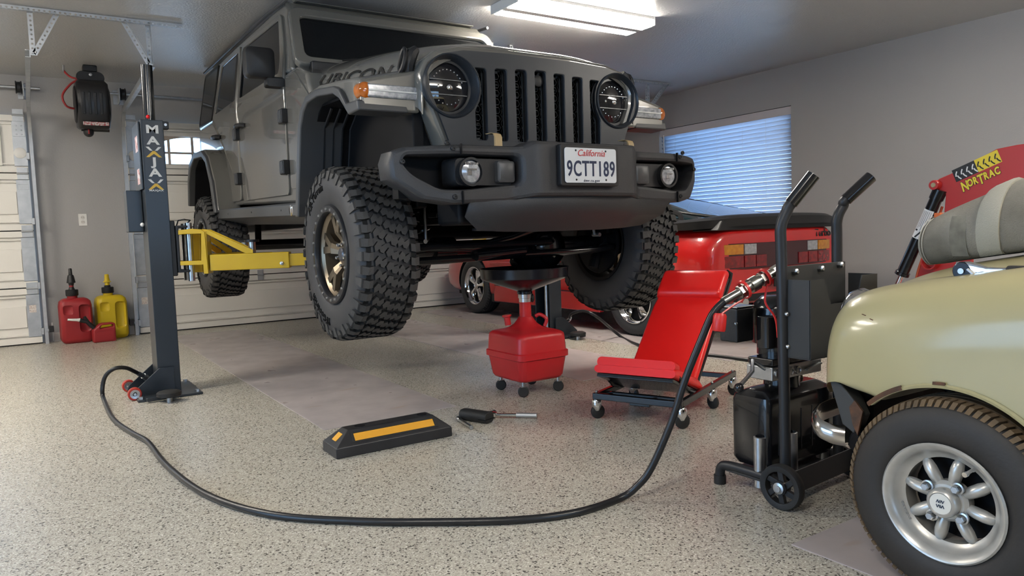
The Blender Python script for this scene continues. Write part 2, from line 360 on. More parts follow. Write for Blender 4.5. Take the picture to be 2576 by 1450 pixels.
# ---------------------------------------------------------------- garage doors
M_door = mat('almond_door_paint', (.77,.745,.69), .45, bump=(150,.1))
M_pane = pane_glass('door_glass')
def hinge(parent, x, z, y, w=.06):
    g = G().box(x-w/2, x+w/2, y-.006, y, z-.055, z-.008).box(x-w/2, x+w/2, y-.006, y, z+.008, z+.055).cyl((x-w/2-.004, y-.012, z), (x+w/2+.004, y-.012, z), .009, n=8)
    return g.obj('hinge', M_galv, parent, bevel=.001)
def garage_door(name, x0, x1, wins, panels, seen):
    yf = 8.205
    d = struct(bpy.data.objects.new(name, None)); COL.objects.link(d); d.location = ((x0+x1)/2, yf+.025, 0)
    X = lambda x: x-(x0+x1)/2
    y = -.025
    h = DOOR_H/4
    for i in range(4):
        z0 = i*h + (.012 if i == 0 else .005); z1 = (i+1)*h - .005
        if i < 3:
            sec = G().box(X(x0), X(x1), y+.012, y+.05, z0, z1).obj('door_section', M_door, d, smooth=0)
        else:
            lp = [[(X(x0), z0), (X(x1), z0), (X(x1), z1), (X(x0), z1)]] + [[(X(w0), a), (X(w1), a), (X(w1), b_), (X(w0), b_)] for w0, w1, a, b_ in wins]
            me = plate(lp, .036); g = G(); g.mesh(me, frame((0, y+.031, 0), (1,0,0), (0,0,1)))
            sec = g.obj('door_section', M_door, d, smooth=0)
        # stiff rails at section edges: raised ribs facing the room
        g = G()
        for zz, hh in ((z0, .055), (z1-.055, .055)): g.box(X(x0), X(x1), y-.013, y+.012, zz, zz+hh)
        for zz in (z0+.070, z1-.085): g.box(X(x0), X(x1), y-.008, y+.012, zz, zz+.015)
        if i < 3: g.box(X(x0)+.11, X(x1)-.11, y-.002, y+.012, z0+.15, z1-.165)
        g.obj('rail', M_door, sec, bevel=.002)
        if i < 3: G().box(X(x0), X(x1), y+.022, y+.045, z1-.006, z1+.016).obj('weather_seal', M_rubber, sec, smooth=0)
        for xe in (x0, x1):
            s_ = 1 if xe == x0 else -1
            e = G().box(*sorted((X(xe), X(xe)+s_*.105)), y-.0145, y+.012, z0+.060, z1-.060)
            e.obj('end_stile', M_galv, sec, smooth=0)
            if xe == seen:
                g2 = G()
                for q in range(5):
                    for r_ in range(2): g2.cyl((X(xe)+s_*(.03+.045*r_), y-.018, z0+.16+.05*q), (X(xe)+s_*(.03+.045*r_), y-.012, z0+.16+.05*q), .004, n=6)
                g2.obj('rivets', M_steel, sec)
                hinge(sec, X(xe)+s_*.05, z1, y-.0135, .085)
                G().box(*sorted((X(xe)+s_*.01, X(xe)+s_*.095)), y-.016, y+.002, z1-.15, z1-.10).obj('roller_bracket', M_galv, sec, bevel=.002)
        if i < 3:
            for q in panels: hinge(sec, X(q), z1, y-.0135)
    # windows: wooden-toned frame, arched muntins, panes
    M_wf = mat('window_trim_tan', (.50,.42,.34), .5)
    for w0, w1, a, b_ in wins:
        lp = [[(X(w0)-.035, a-.035), (X(w1)+.035, a-.035), (X(w1)+.035, b_+.035), (X(w0)-.035, b_+.035)], [(X(w0), a), (X(w1), a), (X(w1), b_), (X(w0), b_)]]
        g = G(); g.mesh(plate(lp, .022), frame((0, y+.001, 0), (1,0,0), (0,0,1)))
        fr = g.obj('window_trim', M_door, d, bevel=.003)
        c = (X(w0)+X(w1))/2; hw_ = (w1-w0)/2; n = 14
        def arc(x): return b_ - .14*(abs(x-c)/hw_)**2.2 - .004
        top = [(c - hw_ + 2*hw_*i/n, arc(c - hw_ + 2*hw_*i/n)) for i in range(n+1)]
        outer = [(X(w0)-.004, a-.004), (X(w1)+.004, a-.004), (X(w1)+.004, b_+.004), (X(w0)-.004, b_+.004)]
        holes = []
        nx = 4; ws = 2*hw_/nx; zm = (a+b_)/2 - .02
        for i in range(nx):
            xa = c - hw_ + ws*i + .012; xb = xa + ws - .024
            holes.append([(xa, a+.012), (xb, a+.012), (xb, zm-.01), (xa, zm-.01)])
            holes.append([(xa, zm+.01), (xb, zm+.01)] + [(xb + (xa-xb)*t/5, arc(xb + (xa-xb)*t/5)) for t in range(6)])
        g = G(); g.mesh(plate([outer]+holes, .018), frame((0, y+.032, 0), (1,0,0), (0,0,1)))
        g.obj('muntin', M_wf, fr, smooth=0)
        for i, hl in enumerate(holes):
            g = G(); g.mesh(plate([hl], .003), frame((0, y+.036, 0), (1,0,0), (0,0,1))); g.obj('pane', M_pane, fr, smooth=0)
    G().box(X(x0), X(x1), y, y+.05, 0, .014).obj('bottom_seal', M_rubber, d, smooth=0)
    return d
d2 = garage_door('door_2', D2[0], D2[1], [(D2[0]+.16+i*1.165, D2[0]+1.06+i*1.165, 1.70, 1.99) for i in range(4)], [D2[0]+1.21*i for i in (1,2,3)], D2[0])
d1 = garage_door('door_1', D1[0], D1[1], [(D1[0]+.16+i*1.15, D1[0]+1.06+i*1.15, 1.70, 1.99) for i in range(2)], [D1[0]+1.22], D1[1])
for d_, xe, s_ in ((d1, D1[1], -1), (d2, D2[0], 1)):
    X0 = xe - d_.location.x
    G().lathe([(0,0),(.045,0),(.05,.003),(.045,.006),(0,.006)], (X0+s_*.055, -.042, 1.78), (0,-1,0), 20).obj('foam_disc', M_white, d_)
    g = G().box(X0+s_*.005, X0+s_*.10, -.046, -.0395, 1.93, 2.07)
    for q in range(3):
        for r_ in range(2): g.cyl((X0+s_*(.03+.04*r_), -.051, 1.95+.04*q), (X0+s_*(.03+.04*r_), -.044, 1.95+.04*q), .007, n=6)
    g.obj('top_bracket', M_galv, d_, bevel=.002)
    G().box(X0+s_*.03, X0+s_*.085, -.0415, -.0395, .30, .37).obj('safety_sticker', mat('sticker_paper', (.7,.66,.6), .6, var=(90,.1,(.55,.45,.4))), d_, smooth=0)
# door tops: dark lintel strip and top cap
# tracks
def track(name, x, label, side, y_end):
    yt = 8.12; ztop = 2.10; rc = .30
    t = thing(name, label, 'track', (x, yt, 0))
    pts = [(0, .045, 0), (0, 0, ztop-rc+.1)]
    prof = [(-.024,-.014),(-.024,.014),(-.02,.016),(.02,.016),(.024,.014),(.024,-.014),(.021,-.014),(.021,.011),(-.021,.011),(-.021,-.014)]
    path = [(0, .04, .0), (0, .03, .6), (0, .02, 1.2), (0, .01, 1.75)]
    zc0 = 1.86; zr = 2.18
    for i in range(9):
        a = rad(90*i/8); path.append((0, -(zr-zc0)*(1-math.cos(a)), zc0 + (zr-zc0)*math.sin(a)))
    path.append((0, y_end-yt, zr+.02))
    P_ = [Vector(p) for p in path]; rows = []
    for i, p in enumerate(P_):
        T = (P_[min(i+1, len(P_)-1)] - P_[max(i-1, 0)]).normalized(); nx = Vector((1,0,0)); nz = T.cross(nx)
        rows.append([p + nx*(side*a_) + nz*b_ for b_, a_ in prof])
    G().loft(rows).obj('rail', M_galv, t, smooth=30)
    for z in (.12, .55, 1.15, 1.75): G().box(-.03*side - .012, -.03*side + .012, .02, YB-yt-.001, z-.03, z+.03).obj('jamb_bracket', M_galv, t, bevel=.002)
    return t
track('door_track', .085, 'galvanised curved door track beside the left garage door', 1, 5.95)
track('door_track', .845, 'galvanised curved door track behind the left lift column', -1, 5.95)
track('door_track', 5.80, 'galvanised door track at the far end of the wide garage door', 1, 5.95)
# torsion shafts
def shaft(x0, x1, label):
    t = thing('torsion_shaft', label, 'shaft', (x0, 8.17, 2.375))
    G().cyl((0,0,0), (x1-x0,0,0), .0125, n=12).obj('rod', M_steel, t)
    for xx in (.10 if x0 > 0 else x1-x0-.13, ):
        G().box(xx-.004, xx+.004, -.06, YB-8.17-.001, -.09, .05).box(xx-.045, xx+.045, .09, YB-8.17-.001, -.09, .05).obj('bearing_plate', M_galv, t, bevel=.002)
        G().lathe([(.013,-.025),(.055,-.025),(.06,-.02),(.05,-.012),(.05,.012),(.06,.02),(.055,.025),(.013,.025)], (xx+.035*(1 if x0 > 0 else -1), 0, 0), (1,0,0), 20).obj('cable_drum', M_darkmetal, t)
    return t
shaft(D1[0]-.1, .19, 'round steel torsion shaft above the left garage door')
shaft(.74, D2[1]+.1, 'long round steel torsion shaft above the wide garage door')
# perforated angle hangers under the ceiling
def perf(g, a, b, w=.032, hole=.007, n_axis=(0,0,1), flip=1):
    """perforated angle iron from a to b: two thin perforated flanges"""
    a = Vector(a); b = Vector(b); L = (b-a).length; d = (b-a).normalized(); u = Vector(n_axis)
    v = d.cross(u).normalized()*flip
    k = max(2, int(L/.03)); holes = [circ(L*(i+.5)/k, w*.5, hole, 8) for i in range(k)]
    me = plate([[(0,0),(L,0),(L,w),(0,w)]] + holes, .002)
    g.mesh(me, frame(a, d, u)); g.mesh(me, frame(a, d, v)); return g
h1 = thing('ceiling_angle_hanger', 'perforated steel angle bracket holding the door tracks to the left ceiling', 'bracket', (0, 0, 0))
G(); g = perf(G(), (-.6, 5.93, ZC-.034), (1.06, 5.93, ZC-.034)); g.obj('cross_angle', M_galv, h1, smooth=0)
for xt, sx in ((.10, 1), (.845, -1)):
    perf(G(), (xt, 5.95, 2.19), (xt, 5.95, ZC-.01), n_axis=(sx,0,0)).obj('drop_angle', M_galv, h1, smooth=0)
    perf(G(), (xt+.01*sx, 5.95, 2.205), (xt+.16*sx, 5.95, ZC-.01), n_axis=(sx,0,.0)).obj('brace_angle', M_galv, h1, smooth=0)
h1.location = (.4, 5.93, ZC-.034)
for c in h1.children: c.location = (-.4, -5.93, -ZC+.034)
h2 = thing('ceiling_angle_hanger', 'perforated steel angle bracket under the ceiling near the window wall', 'bracket', (5.9, 6.0, ZC-.034))
perf(G(), (-.7, 0, 0), (.26, 0, 0)).obj('cross_angle', M_galv, h2, smooth=0)
perf(G(), (-.085, .02, -.29), (-.085, .02, .024), n_axis=(1,0,0)).obj('drop_angle', M_galv, h2, smooth=0)
perf(G(), (-.07, .02, -.28), (.22, .02, .02), n_axis=(0,0,1)).obj('brace_angle', M_galv, h2, smooth=0)
# ---------------------------------------------------------------- lamps
M_lamp = mat('lamp_lens', (.9,.88,.84), .4, emit=(1., .93, .83, LAMP_STRENGTH))
M_lampbody = mat('lamp_body', (.82,.80,.77), .35)
def ceiling_light(x, y, label):
    t = thing('ceiling_light', label, 'light', (x, y, ZC), 0, 'ceiling lights')
    L = .63; w = .165
    prof = [(-w,0),(w,0),(w,-.028),(.095,-.062),(-.095,-.062),(-w,-.028)]
    for q in (-L-.012, L): G().box(q, q+.012, -w-.004, w+.004, -.066, 0).obj('end_cap', M_lampbody, t, bevel=.003)
    G().prism([(-w,0),(w,0),(w,-.02),(-w,-.02)], 0, -L, L).box(-L, L, -.03, .03, -.07, -.02).obj('housing', M_lampbody, t, smooth=0)
    for s_ in (-1, 1):
        G().prism([(s_*w,-.021),(s_*w,-.044),(s_*.14,-.070),(s_*.031,-.069),(s_*.031,-.021)], 0, -L+.002, L-.002).obj('lens', M_lamp, t, bevel=.004)
    return t
ceiling_light(3.50, 4.35, 'glowing two-tube ceiling light above the grey off-road car')
ceiling_light(-.95, 4.55, 'ceiling light over the bay left of the lift')
ceiling_light(-2.0, 6.3, 'unseen ceiling light added as fill in the far left corner')  # unseen lamp, added to brighten the rear wall and doors
ceiling_light(5.0, .4, 'ceiling light over the bay of the cream car')
ceiling_light(-.95, .2, 'ceiling light behind and left of the viewer')
ceiling_light(2.3, -.6, 'unseen ceiling light added as fill just behind the viewer')  # unseen lamp, placed for frontal fill on the raised car
# outlet
t = thing('wall_outlet', 'white double power outlet on the grey wall between the doors', 'outlet', (.458, YB, 1.16))
G().box(-.036, .036, -.007, 0, -.058, .058).obj('cover_plate', M_white, t, bevel=.003)
for z in (-.022, .022):
    G().lathe([(0,-.0075),(.015,-.0075),(.017,-.0055),(.017,-.002)], (0,-.0025,z), (0,1,0), 16).obj('socket', mat('outlet_ivory', (.62,.6,.56), .4), t)
    G().box(-.008,-.005,-.0112,-.009,z-.003,z+.006).box(.005,.008,-.0112,-.009,z-.003,z+.006).obj('slot', M_black, t, smooth=0)
# ---------------------------------------------------------------- floor runners
M_mat = mat('grey_vinyl_runner', (.42,.375,.365), .34, var=(5,.18,(.35,.315,.31)), rvar=.08, spec=.4)
nt = M_mat.node_tree; b = nt.nodes['Principled BSDF']
tc = nt.nodes.new('ShaderNodeTexCoord'); v = nt.nodes.new('ShaderNodeTexNoise'); v.inputs['Scale'].default_value = 3.2
mp = nt.nodes.new('ShaderNodeMapping'); mp.inputs['Scale'].default_value = (1, 3, 1); nt.links.new(tc.outputs['Object'], mp.inputs[0]); nt.links.new(mp.outputs[0], v.inputs['Vector'])
rp = nt.nodes.new('ShaderNodeMapRange'); rp.inputs[1].default_value = .64; rp.inputs[2].default_value = .74; nt.links.new(v.outputs['Fac'], rp.inputs[0])
mx = nt.nodes.new('ShaderNodeMix'); mx.data_type = 'RGBA'; mx.inputs[7].default_value = (.33,.21,.12,1)
src = b.inputs['Base Color'].links[0].from_socket; nt.links.new(src, mx.inputs[6])
ml = nt.nodes.new('ShaderNodeMath'); ml.operation = 'MULTIPLY'; ml.inputs[1].default_value = .55; nt.links.new(rp.outputs[0], ml.inputs[0]); nt.links.new(ml.outputs[0], mx.inputs[0]); nt.links.new(mx.outputs[2], b.inputs['Base Color'])
def runner(x0, x1, y0, y1, label):
    o = G().box(-(x1-x0)/2, (x1-x0)/2, -(y1-y0)/2, (y1-y0)/2, 0, .003).obj('floor_runner', M_mat, bevel=.001)
    o.location = ((x0+x1)/2, (y0+y1)/2, 0); return tag(o, label, 'floor mat', 'floor runners')
runner(1.09, 1.795, 3.30, 7.72, 'long grey vinyl floor runner between lift column and rubber wheel stop')
runner(2.68, 3.36, 3.36, 7.75, 'grey vinyl floor runner under the red oil drain')
runner(3.78, 4.50, 3.2, 7.78, 'grey vinyl floor runner under the near wheels of the red coupe')
runner(1.70, 2.38, -.9, 1.235, 'short grey vinyl floor runner under the cream car wheel')
# ================================================================ grey off-road car on the lift
M_body = mat('granite_car_paint', (.150,.143,.126), .26, .12, coat=1., coatr=.04)
M_flare = mat('satin_flare', (.055,.056,.058), .38)
M_bump = mat('textured_bumper', (.030,.030,.032), .46, bump=(260,.25,4))
M_tint = mat('tinted_glass', (.004,.005,.006), .04, spec=.35)
M_pit = mat('underbody_black', (.005,.005,.006), .6, spec=.2)
M_bronze = mat('bronze_alloy', (.23,.185,.13), .35, .75)
M_lens = mat('lamp_clear_lens', (.55,.56,.58), .12, .3, var=(60,.2,(.25,.26,.28)))
M_amber = mat('amber_lens', (.55,.14,.012), .12, coat=.8, var=(40,.2,(.35,.08,.006)))
M_tread = mat('tyre_tread_rubber', (.040,.040,.041), .66, bump=(140,.3), var=(9,.3,(.055,.052,.048)))
M_groove = mat('tyre_groove_shade', (.006,.006,.006), .8)  # same rubber painted near-black: groove shade put into the colour
M_side = mat('tyre_sidewall', (.036,.036,.038), .55, bump=(90,.1))
JX, JY = 2.2, 3.47
jeep = thing('off_road_car', 'dark grey four-door off-road car raised on the lift', 'car', (JX, JY, 0))
def sym(fn):
    for s in (-1, 1): fn(s)
def arc_text(g, body, size, R, a_mid, x, side, extrude=.0015, flip=1, spacing=1.05):
    """letters bent round the wheel axis (x axis); side -1 faces -x"""
    me = text_mesh(body, size, extrude, spacing)
    vs = []
    for v in me.vertices:
        a = a_mid + flip*v.co.x/R; r = R + flip*v.co.y
        vs.append((x + side*v.co.z, r*math.cos(a)*(-side), r*math.sin(a)))
    g.add(vs, [tuple(p.vertices) for p in me.polygons])
def offroad_wheel(name):
    """wheel centred on origin, axis x, outer face towards -x; returns list of (name, mesh, material, parent index)"""
    R, hw = .425, .145; out = []
    t = G().lathe([(.235,-hw+.02),(.262,-hw+.003),(.33,-hw-.004),(.375,-hw+.004),(.400,-hw+.02),(.409,-hw+.045),(.412,0),(.409,hw-.045),(.400,hw-.02),(.375,hw-.004),(.33,hw+.004),(.262,hw-.003),(.235,hw-.02)], (0,0,0), (1,0,0), 64)
    out.append(('tyre', t.data('tyre', 50), M_side, None))
    g = G(); N = 42; pitch = 2*math.pi/N; tops = set(); sides = set()
    def block(poly, u0, a0, su, sa, top=R, base=.405, taper=0):
        n = len(poly); vs = []
        for r, k in ((base, .93), (top, .865)):
            for (u, a) in poly:
                uu = u0 + u*su*k; aa = a0 + a*sa*k
                rr = r - max(0, abs(uu) - .112)*.35
                vs.append((uu, rr*math.cos(aa), rr*math.sin(aa)))
        tops.add(len(g.f)); g.add(vs, [tuple(range(2*n-1, n-1, -1))] + [(i, (i+1) % n, n+(i+1) % n, n+i) for i in range(n)]); sides.update(range(len(g.f)-n, len(g.f)))
    Z = [(-.62,-.16),(-.30,-.52),(.06,-.44),(.10,-.10),(.50,-.22),(.62,.20),(.28,.54),(-.06,.42),(-.10,.12),(-.48,.24)]
    Z2 = [(-.56,.36),(-.60,-.10),(-.22,-.50),(.02,-.34),(.10,-.06),(.52,-.30),(.58,.16),(.24,.52),(-.04,.40),(-.12,.14)]
    for i in range(N):
        a = i*pitch; ra = random.uniform(-.04,.04)
        block(Z, 0, a, .060, pitch*.98)
        block(Z2, -.0565, a+pitch*(.5+ra), .056, pitch*.98)
        block(Z2, .0565, a+pitch*(.25+ra), .056, pitch*.98)
        for s in (-1, 1):
            w = .050 if i % 2 else .058; ph = .1 if s < 0 else .6
            sh = [(-.5,-.38),(-.1,-.30),(.5,-.42),(.5,.40),(.0,.46),(-.5,.36)]
            block(sh, s*(.088+w/2), a+pitch*ph, w*s, pitch*.86)
            # side biters running down the sidewall
            d = .048 if i % 2 else .030; aa = a+pitch*ph
            vs = []
            for rr, xx, da in ((.409,hw-.022,.36),(.404,hw-.004,.36),(.404-d,hw+.006,.26)):
                for q in (-1, 1): vs.append((s*xx, rr*math.cos(aa+q*da*pitch), rr*math.sin(aa+q*da*pitch)))
            for rr, xx, da in ((.404,hw-.03,.36),(.404-d,hw-.006,.26)):
                for q in (-1, 1): vs.append((s*xx, rr*math.cos(aa+q*da*pitch), rr*math.sin(aa+q*da*pitch)))
            g.add(vs, [(0,1,3,2),(2,3,5,4),(0,2,4,8,6),(1,7,9,5,3),(4,5,9,8)])
    tm = g.data('tread', 0); tm.materials.append(M_tread); tm.materials.append(M_groove)
    for p in tm.polygons:
        if p.index in sides: p.material_index = 1  # block sides get the painted groove shade
    out.append(('tread', tm, M_tread, 0))
    g = G().lathe([(.409,-.12),(.4095,0),(.409,.12)], (0,0,0), (1,0,0), 64); out.append(('tread_groove', g.data('tread_groove', 40, False), M_groove, 0))
    g = G(); arc_text(g, 'All-Terrain', .056, .330, rad(62), -hw-.004, -1, .003); arc_text(g, 'BFGoodrich', .052, .330, rad(-62), -hw-.004, -1, .003)
    out.append(('sidewall_lettering', g.data('lettering', 0), mat('moulded_lettering', (.005,.005,.005), .7, spec=.2), 0))
    b = G().lathe([(.232,-hw+.025),(.236,-hw+.012),(.225,-hw+.012),(.212,-hw+.03),(.205,-.02),(.200,.08),(.215,hw-.02),(.236,hw-.012),(.232,hw-.03),(.222,.07),(.222,-.03),(.232,-hw+.025)], (0,0,0), (1,0,0), 48)
    out.append(('rim_barrel', b.data('rim'), mat('rim_inner_dark', (.03,.028,.026), .4, .5), None))
    b = G().lathe([(.214,-hw+.034),(.209,-hw+.03),(.190,-hw+.045),(.187,-.02),(.197,-.02),(.2,-hw+.06),(.214,-hw+.034)], (0,0,0), (1,0,0), 48)
    out.append(('rim_dish', b.data('rim_dish'), M_bronze, None))
    ring = G().lathe([(.204,-hw+.022),(.204,-hw+.004),(.209,-hw-.002),(.238,-hw-.002),(.243,-hw+.004),(.243,-hw+.020)], (0,0,0), (1,0,0), 56)
    out.append(('bead_ring', ring.data('bead_ring'), mat('ring_black_paint', (.02,.021,.024), .35, .3), None))
    bl = G()
    for i in range(24):
        a = 2*math.pi*i/24; c = (-hw-.002, .222*math.cos(a), .222*math.sin(a)); bl.lathe([(0,.007),(.006,.006),(.008,0),(.008,-.004)], c, (-1,0,0), 8)
    out.append(('ring_bolts', bl.data('ring_bolts'), M_steel, 5))
    sp = G()
    for i in range(5):
        a = 2*math.pi*i/5 + .3
        for da in (-.20, .20):
            pin = (-.052, .060*math.cos(a), .060*math.sin(a)); pout = (-.092, .192*math.cos(a+da), .192*math.sin(a+da))
            pm = (-.088, .115*math.cos(a+da*.45), .115*math.sin(a+da*.45))
            up = Vector((1,0,0))
            sp.bar(pin, pm, .040, .028, up); sp.bar(pm, pout, .034, .026, up, .006)
    sp.lathe([(0,-.070),(.072,-.070),(.080,-.055),(.082,-.02),(0,-.02)], (0,0,0), (1,0,0), 30)
    out.append(('spokes', sp.data('spokes'), M_bronze, None))
    nu = G()
    for i in range(5):
        a = 2*math.pi*(i+.5)/5 + .3; nu.lathe([(.010,0),(.010,.020),(.006,.026),(0,.027)], (-.070, .056*math.cos(a), .056*math.sin(a)), (-1,0,0), 6)
    out.append(('lug_nuts', nu.data('lug_nuts'), M_chrome, None))
    cp = G().lathe([(.032,0),(.032,.016),(.026,.022),(0,.024)], (-.068,0,0), (-1,0,0), 24); out.append(('centre_cap', cp.data('cap'), mat('cap_grey', (.10,.10,.11), .25, .4), None))
    return out
WHEEL = offroad_wheel('w')
def put_wheel(root, kit, name, loc, flip):
    e = bpy.data.objects.new(name, kit[0][1]); COL.objects.link(e); e.parent = root; e.location = loc
    if flip: e.rotation_euler = (0, 0, math.pi)
    if not e.data.materials: e.data.materials.append(kit[0][2])
    objs = [e]
    for nm, me, m, par in kit[1:]:
        o = bpy.data.objects.new(nm, me); COL.objects.link(o); o.parent = e
        if not me.materials: me.materials.append(m)
        objs.append(o)
        if nm in ('tread', 'ring_bolts', 'lug_nuts', 'sidewall_lettering'): o['kind'] = 'stuff'
    return e
for x, y, z, fl in ((-.838, 0, .812, 0), (.838, 0, .812, 1), (-.838, 3.10, .855, 0), (.838, 3.10, .855, 1)):
    put_wheel(jeep, WHEEL, 'wheel', (x, y, z), fl).rotation_euler.x = 0 if y == 0 else random.uniform(0, 1)
# ---- tub, greenhouse
tub = [(.70,1.10),(.70,1.66),(.80,1.86),(.97,1.93),(3.98,1.955),(4.02,1.30),(3.78,1.24),(3.74,1.45),(3.62,1.60),(3.40,1.66),(2.95,1.65),(2.86,1.55),(2.80,1.19)]
G().prism(tub, 0, -.785, .785).obj('body_tub', M_body, jeep, bevel=.025, seg=3)
def tumble(p):
    k = max(0, p.z-1.93)/.5; return (p.x*(1-.085*k), p.y, p.z)
G().prism([(1.07,1.925),(1.285,2.38),(1.33,2.425),(3.80,2.462),(3.90,2.44),(4.0,1.95)], 0, -.785, .785).bend(tumble).obj('hard_top', M_body, jeep, bevel=.03, seg=3)
G().prism([(1.27,2.415),(1.34,2.447),(3.78,2.484),(3.90,2.45)], 0, -.66, .66).obj('roof_skin', M_body, jeep, bevel=.012)
sym(lambda s: G().tube([(s*.735,1.22,2.40),(s*.728,1.7,2.435),(s*.728,2.6,2.45),(s*.728,3.85,2.462)], .011, 8).obj('drip_rail', M_flare, jeep))
def side_plate(loops, name, m, s, x=.79, depth=.012, bevel=.004, parent=jeep, bendf=True):
    g = G(); g.mesh(plate(loops, depth, bevel), frame((s*x, 0, 0), (0,1,0), (0,0,1)))
    if bendf: g.bend(tumble)
    return g.obj(name, m, parent, recalc=True)
def rpoly(pts, r=.03, n=4):
    out = []; N = len(pts)
    for i in range(N):
        p = Vector(pts[i]).to_2d(); a = Vector(pts[i-1]).to_2d(); b = Vector(pts[(i+1) % N]).to_2d()
        u = (a-p); v = (b-p); k = min(r, u.length*.45, v.length*.45); u.normalize(); v.normalize()
        p0 = p+u*k; p1 = p+v*k
        for j in range(n+1):
            t = j/n; out.append(tuple(p0*(1-t)**2 + p*2*t*(1-t) + p1*t*t))
    return out
def jeep_side(s):
    # doors
    fd = rpoly([(1.205,1.175),(2.385,1.20),(2.405,1.90),(2.40,2.385),(1.36,2.35),(1.235,2.12),(1.20,1.95)], .05)
    fw = rpoly([(1.30,1.955),(2.345,1.975),(2.345,2.345),(1.405,2.315),(1.30,2.06)], .035)
    d = side_plate([fd, fw], 'front_door', M_body, s, .789, .022, .006)
    rd = rpoly([(2.445,1.21),(2.80,1.215),(2.86,1.56),(2.95,1.68),(3.30,1.70),(3.31,1.95),(3.16,2.405),(2.44,2.39)], .05)
    rw = rpoly([(2.495,1.985),(3.225,1.985),(3.10,2.36),(2.495,2.35)], .035)
    r = side_plate([rd, rw], 'rear_door', M_body, s, .789, .022, .006)
    side_plate([fw], 'side_window', M_tint, s, .786, .010, .0, d)
    side_plate([rw], 'side_window', M_tint, s, .786, .010, .0, r)
    side_plate([rpoly([(2.33,1.975),(2.345,1.975),(2.345,2.345),(2.33,2.345)], .004), ], 'window_seal', M_black, s, .797, .006, .0, d)
    side_plate([rpoly([(2.495,1.985),(2.56,1.985),(2.56,2.35),(2.495,2.35)], .01)], 'window_seal', M_black, s, .796, .006, .0, r)
    side_plate([rpoly([(3.39,1.975),(3.90,1.985),(3.80,2.405),(3.27,2.39)], .04)], 'quarter_window', M_tint, s, .790, .012, .003)
    side_plate([rpoly([(3.36,1.955),(3.93,1.965),(3.82,2.43),(3.235,2.415)], .05), rpoly([(3.39,1.975),(3.90,1.985),(3.80,2.405),(3.27,2.39)], .04)], 'quarter_window_seal', M_black, s, .792, .014, .003)
    for dr, y, z in ((d, 2.29, 1.755), (r, 3.12, 1.775)):
        h = G().tube([(s*.80,y-.09,z-.005),(s*.83,y-.07,z),(s*.838,y,z+.004),(s*.83,y+.07,z+.006),(s*.80,y+.09,z+.008)], .017, 8).obj('handle', M_black, dr)
        G().lathe([(.045,0),(.04,-.006),(0,-.012)], (s*.8005,y+.0,z-.01), (s,0,0), 20).obj('handle_cup', M_body, dr)
    for dr, pts in ((d, ((1.215,1.665),(1.235,1.35))), (r, ((2.43,1.71),(2.455,1.375)))):
        for y, z in pts:
            hg = G().box(s*.79, s*.835, y-.055, y+.03, z-.045, z+.045).obj('hinge', M_black, dr, bevel=.008)
            g = G()
            for q in range(4): g.box(s*.834, s*.838, y-.05+q*.019, y-.038+q*.019, z-.035, z+.035)
            g.obj('hinge_ribs', M_flare, hg, bevel=.001)
    # cowl and fender side
    side_plate([rpoly([(.72,1.20),(1.175,1.21),(1.175,1.90),(.98,1.90),(.72,1.70)], .03)], 'cowl_panel', M_body, s, .787, .016, .004)
    # rock rail
    sec = [(.775,.0),(.905,.012),(.915,.0),(.915,-.062),(.90,-.068),(.70,-.115),(.66,-.10),(.66,-.02)]
    rows = [[(s*x, y, 1.088+(y-.6)*.0265+dz) for x, dz in sec] for y in (.60, 1.4, 2.2, 2.96)]
    rr = G().loft(rows).obj('rock_rail', M_flare, jeep, bevel=.004)
    G().lathe([(0,.003),(.030,.003),(.034,0),(0,0)], (s*.9155, .80, 1.062), (s,0,0), 24).obj('rail_badge', M_chrome, rr)
    for y in (1.0, 1.7, 2.4): G().lathe([(0,.003),(.005,.002),(.006,0)], (s*.9155, y, 1.06+(y-.6)*.0265), (s,0,0), 8).obj('rail_bolt', M_black, rr)
    # front flare (outer band + front fascia)
    outer = [(-.365,1.455),(-.355,1.585),(-.30,1.605),(-.10,1.632),(.20,1.662),(.36,1.655),(.47,1.60),(.535,1.50),(.66,1.02)]
    inner = [(.60,1.02),(.475,1.49),(.42,1.575),(.34,1.612),(.18,1.622),(-.08,1.592),(-.16,1.56),(-.25,1.455)]
    f = G().prism(outer+inner, 0, s*.64, s*.925).bend(lambda p: (p.x, p.y, p.z + (.065*(.925-abs(p.x))/.285 if p.z > 1.57 and p.y < .5 else 0))).obj('front_flare', M_body, jeep, bevel=.014, seg=3)
    lip = [(-.368,1.452),(-.36,1.50),(-.215,1.505),(-.135,1.585),(-.06,1.612),(.18,1.642),(.35,1.634),(.45,1.585),(.51,1.49),(.64,1.015)]
    lipi = [(.585,1.015),(.455,1.485),(.40,1.56),(.33,1.594),(.18,1.602),(-.05,1.575),(-.13,1.54),(-.24,1.448)]
    G().prism(lip+lipi, 0, s*.70, s*.945).obj('flare_lip', M_flare, f, bevel=.010, seg=3)
    g = G().box(min(s*.655,s*.90), max(s*.655,s*.90), -.374, -.35, 1.512, 1.572)
    g.obj('daytime_lamp', M_lens, f, bevel=.008)
    G().box(min(s*.66,s*.895), max(s*.66,s*.895), -.379, -.372, 1.539, 1.546).obj('lamp_rib', M_white, f, bevel=.002)
    G().lathe([(0,-.062),(.03,-.06),(.045,-.05),(.052,0),(.0,.0)], (0,0,0), (0,1,0), 16).bend(lambda p: (s*.905 + p.x*.75, -.318 + p.y*.9, 1.543 + p.z*.78)).obj('amber_marker', M_amber, f)
    # wheel well
    G().box(min(s*.60,s*.66), max(s*.60,s*.66), -.32, .72, 1.02, 1.60).obj('inner_fender', M_pit, jeep, bevel=.01)
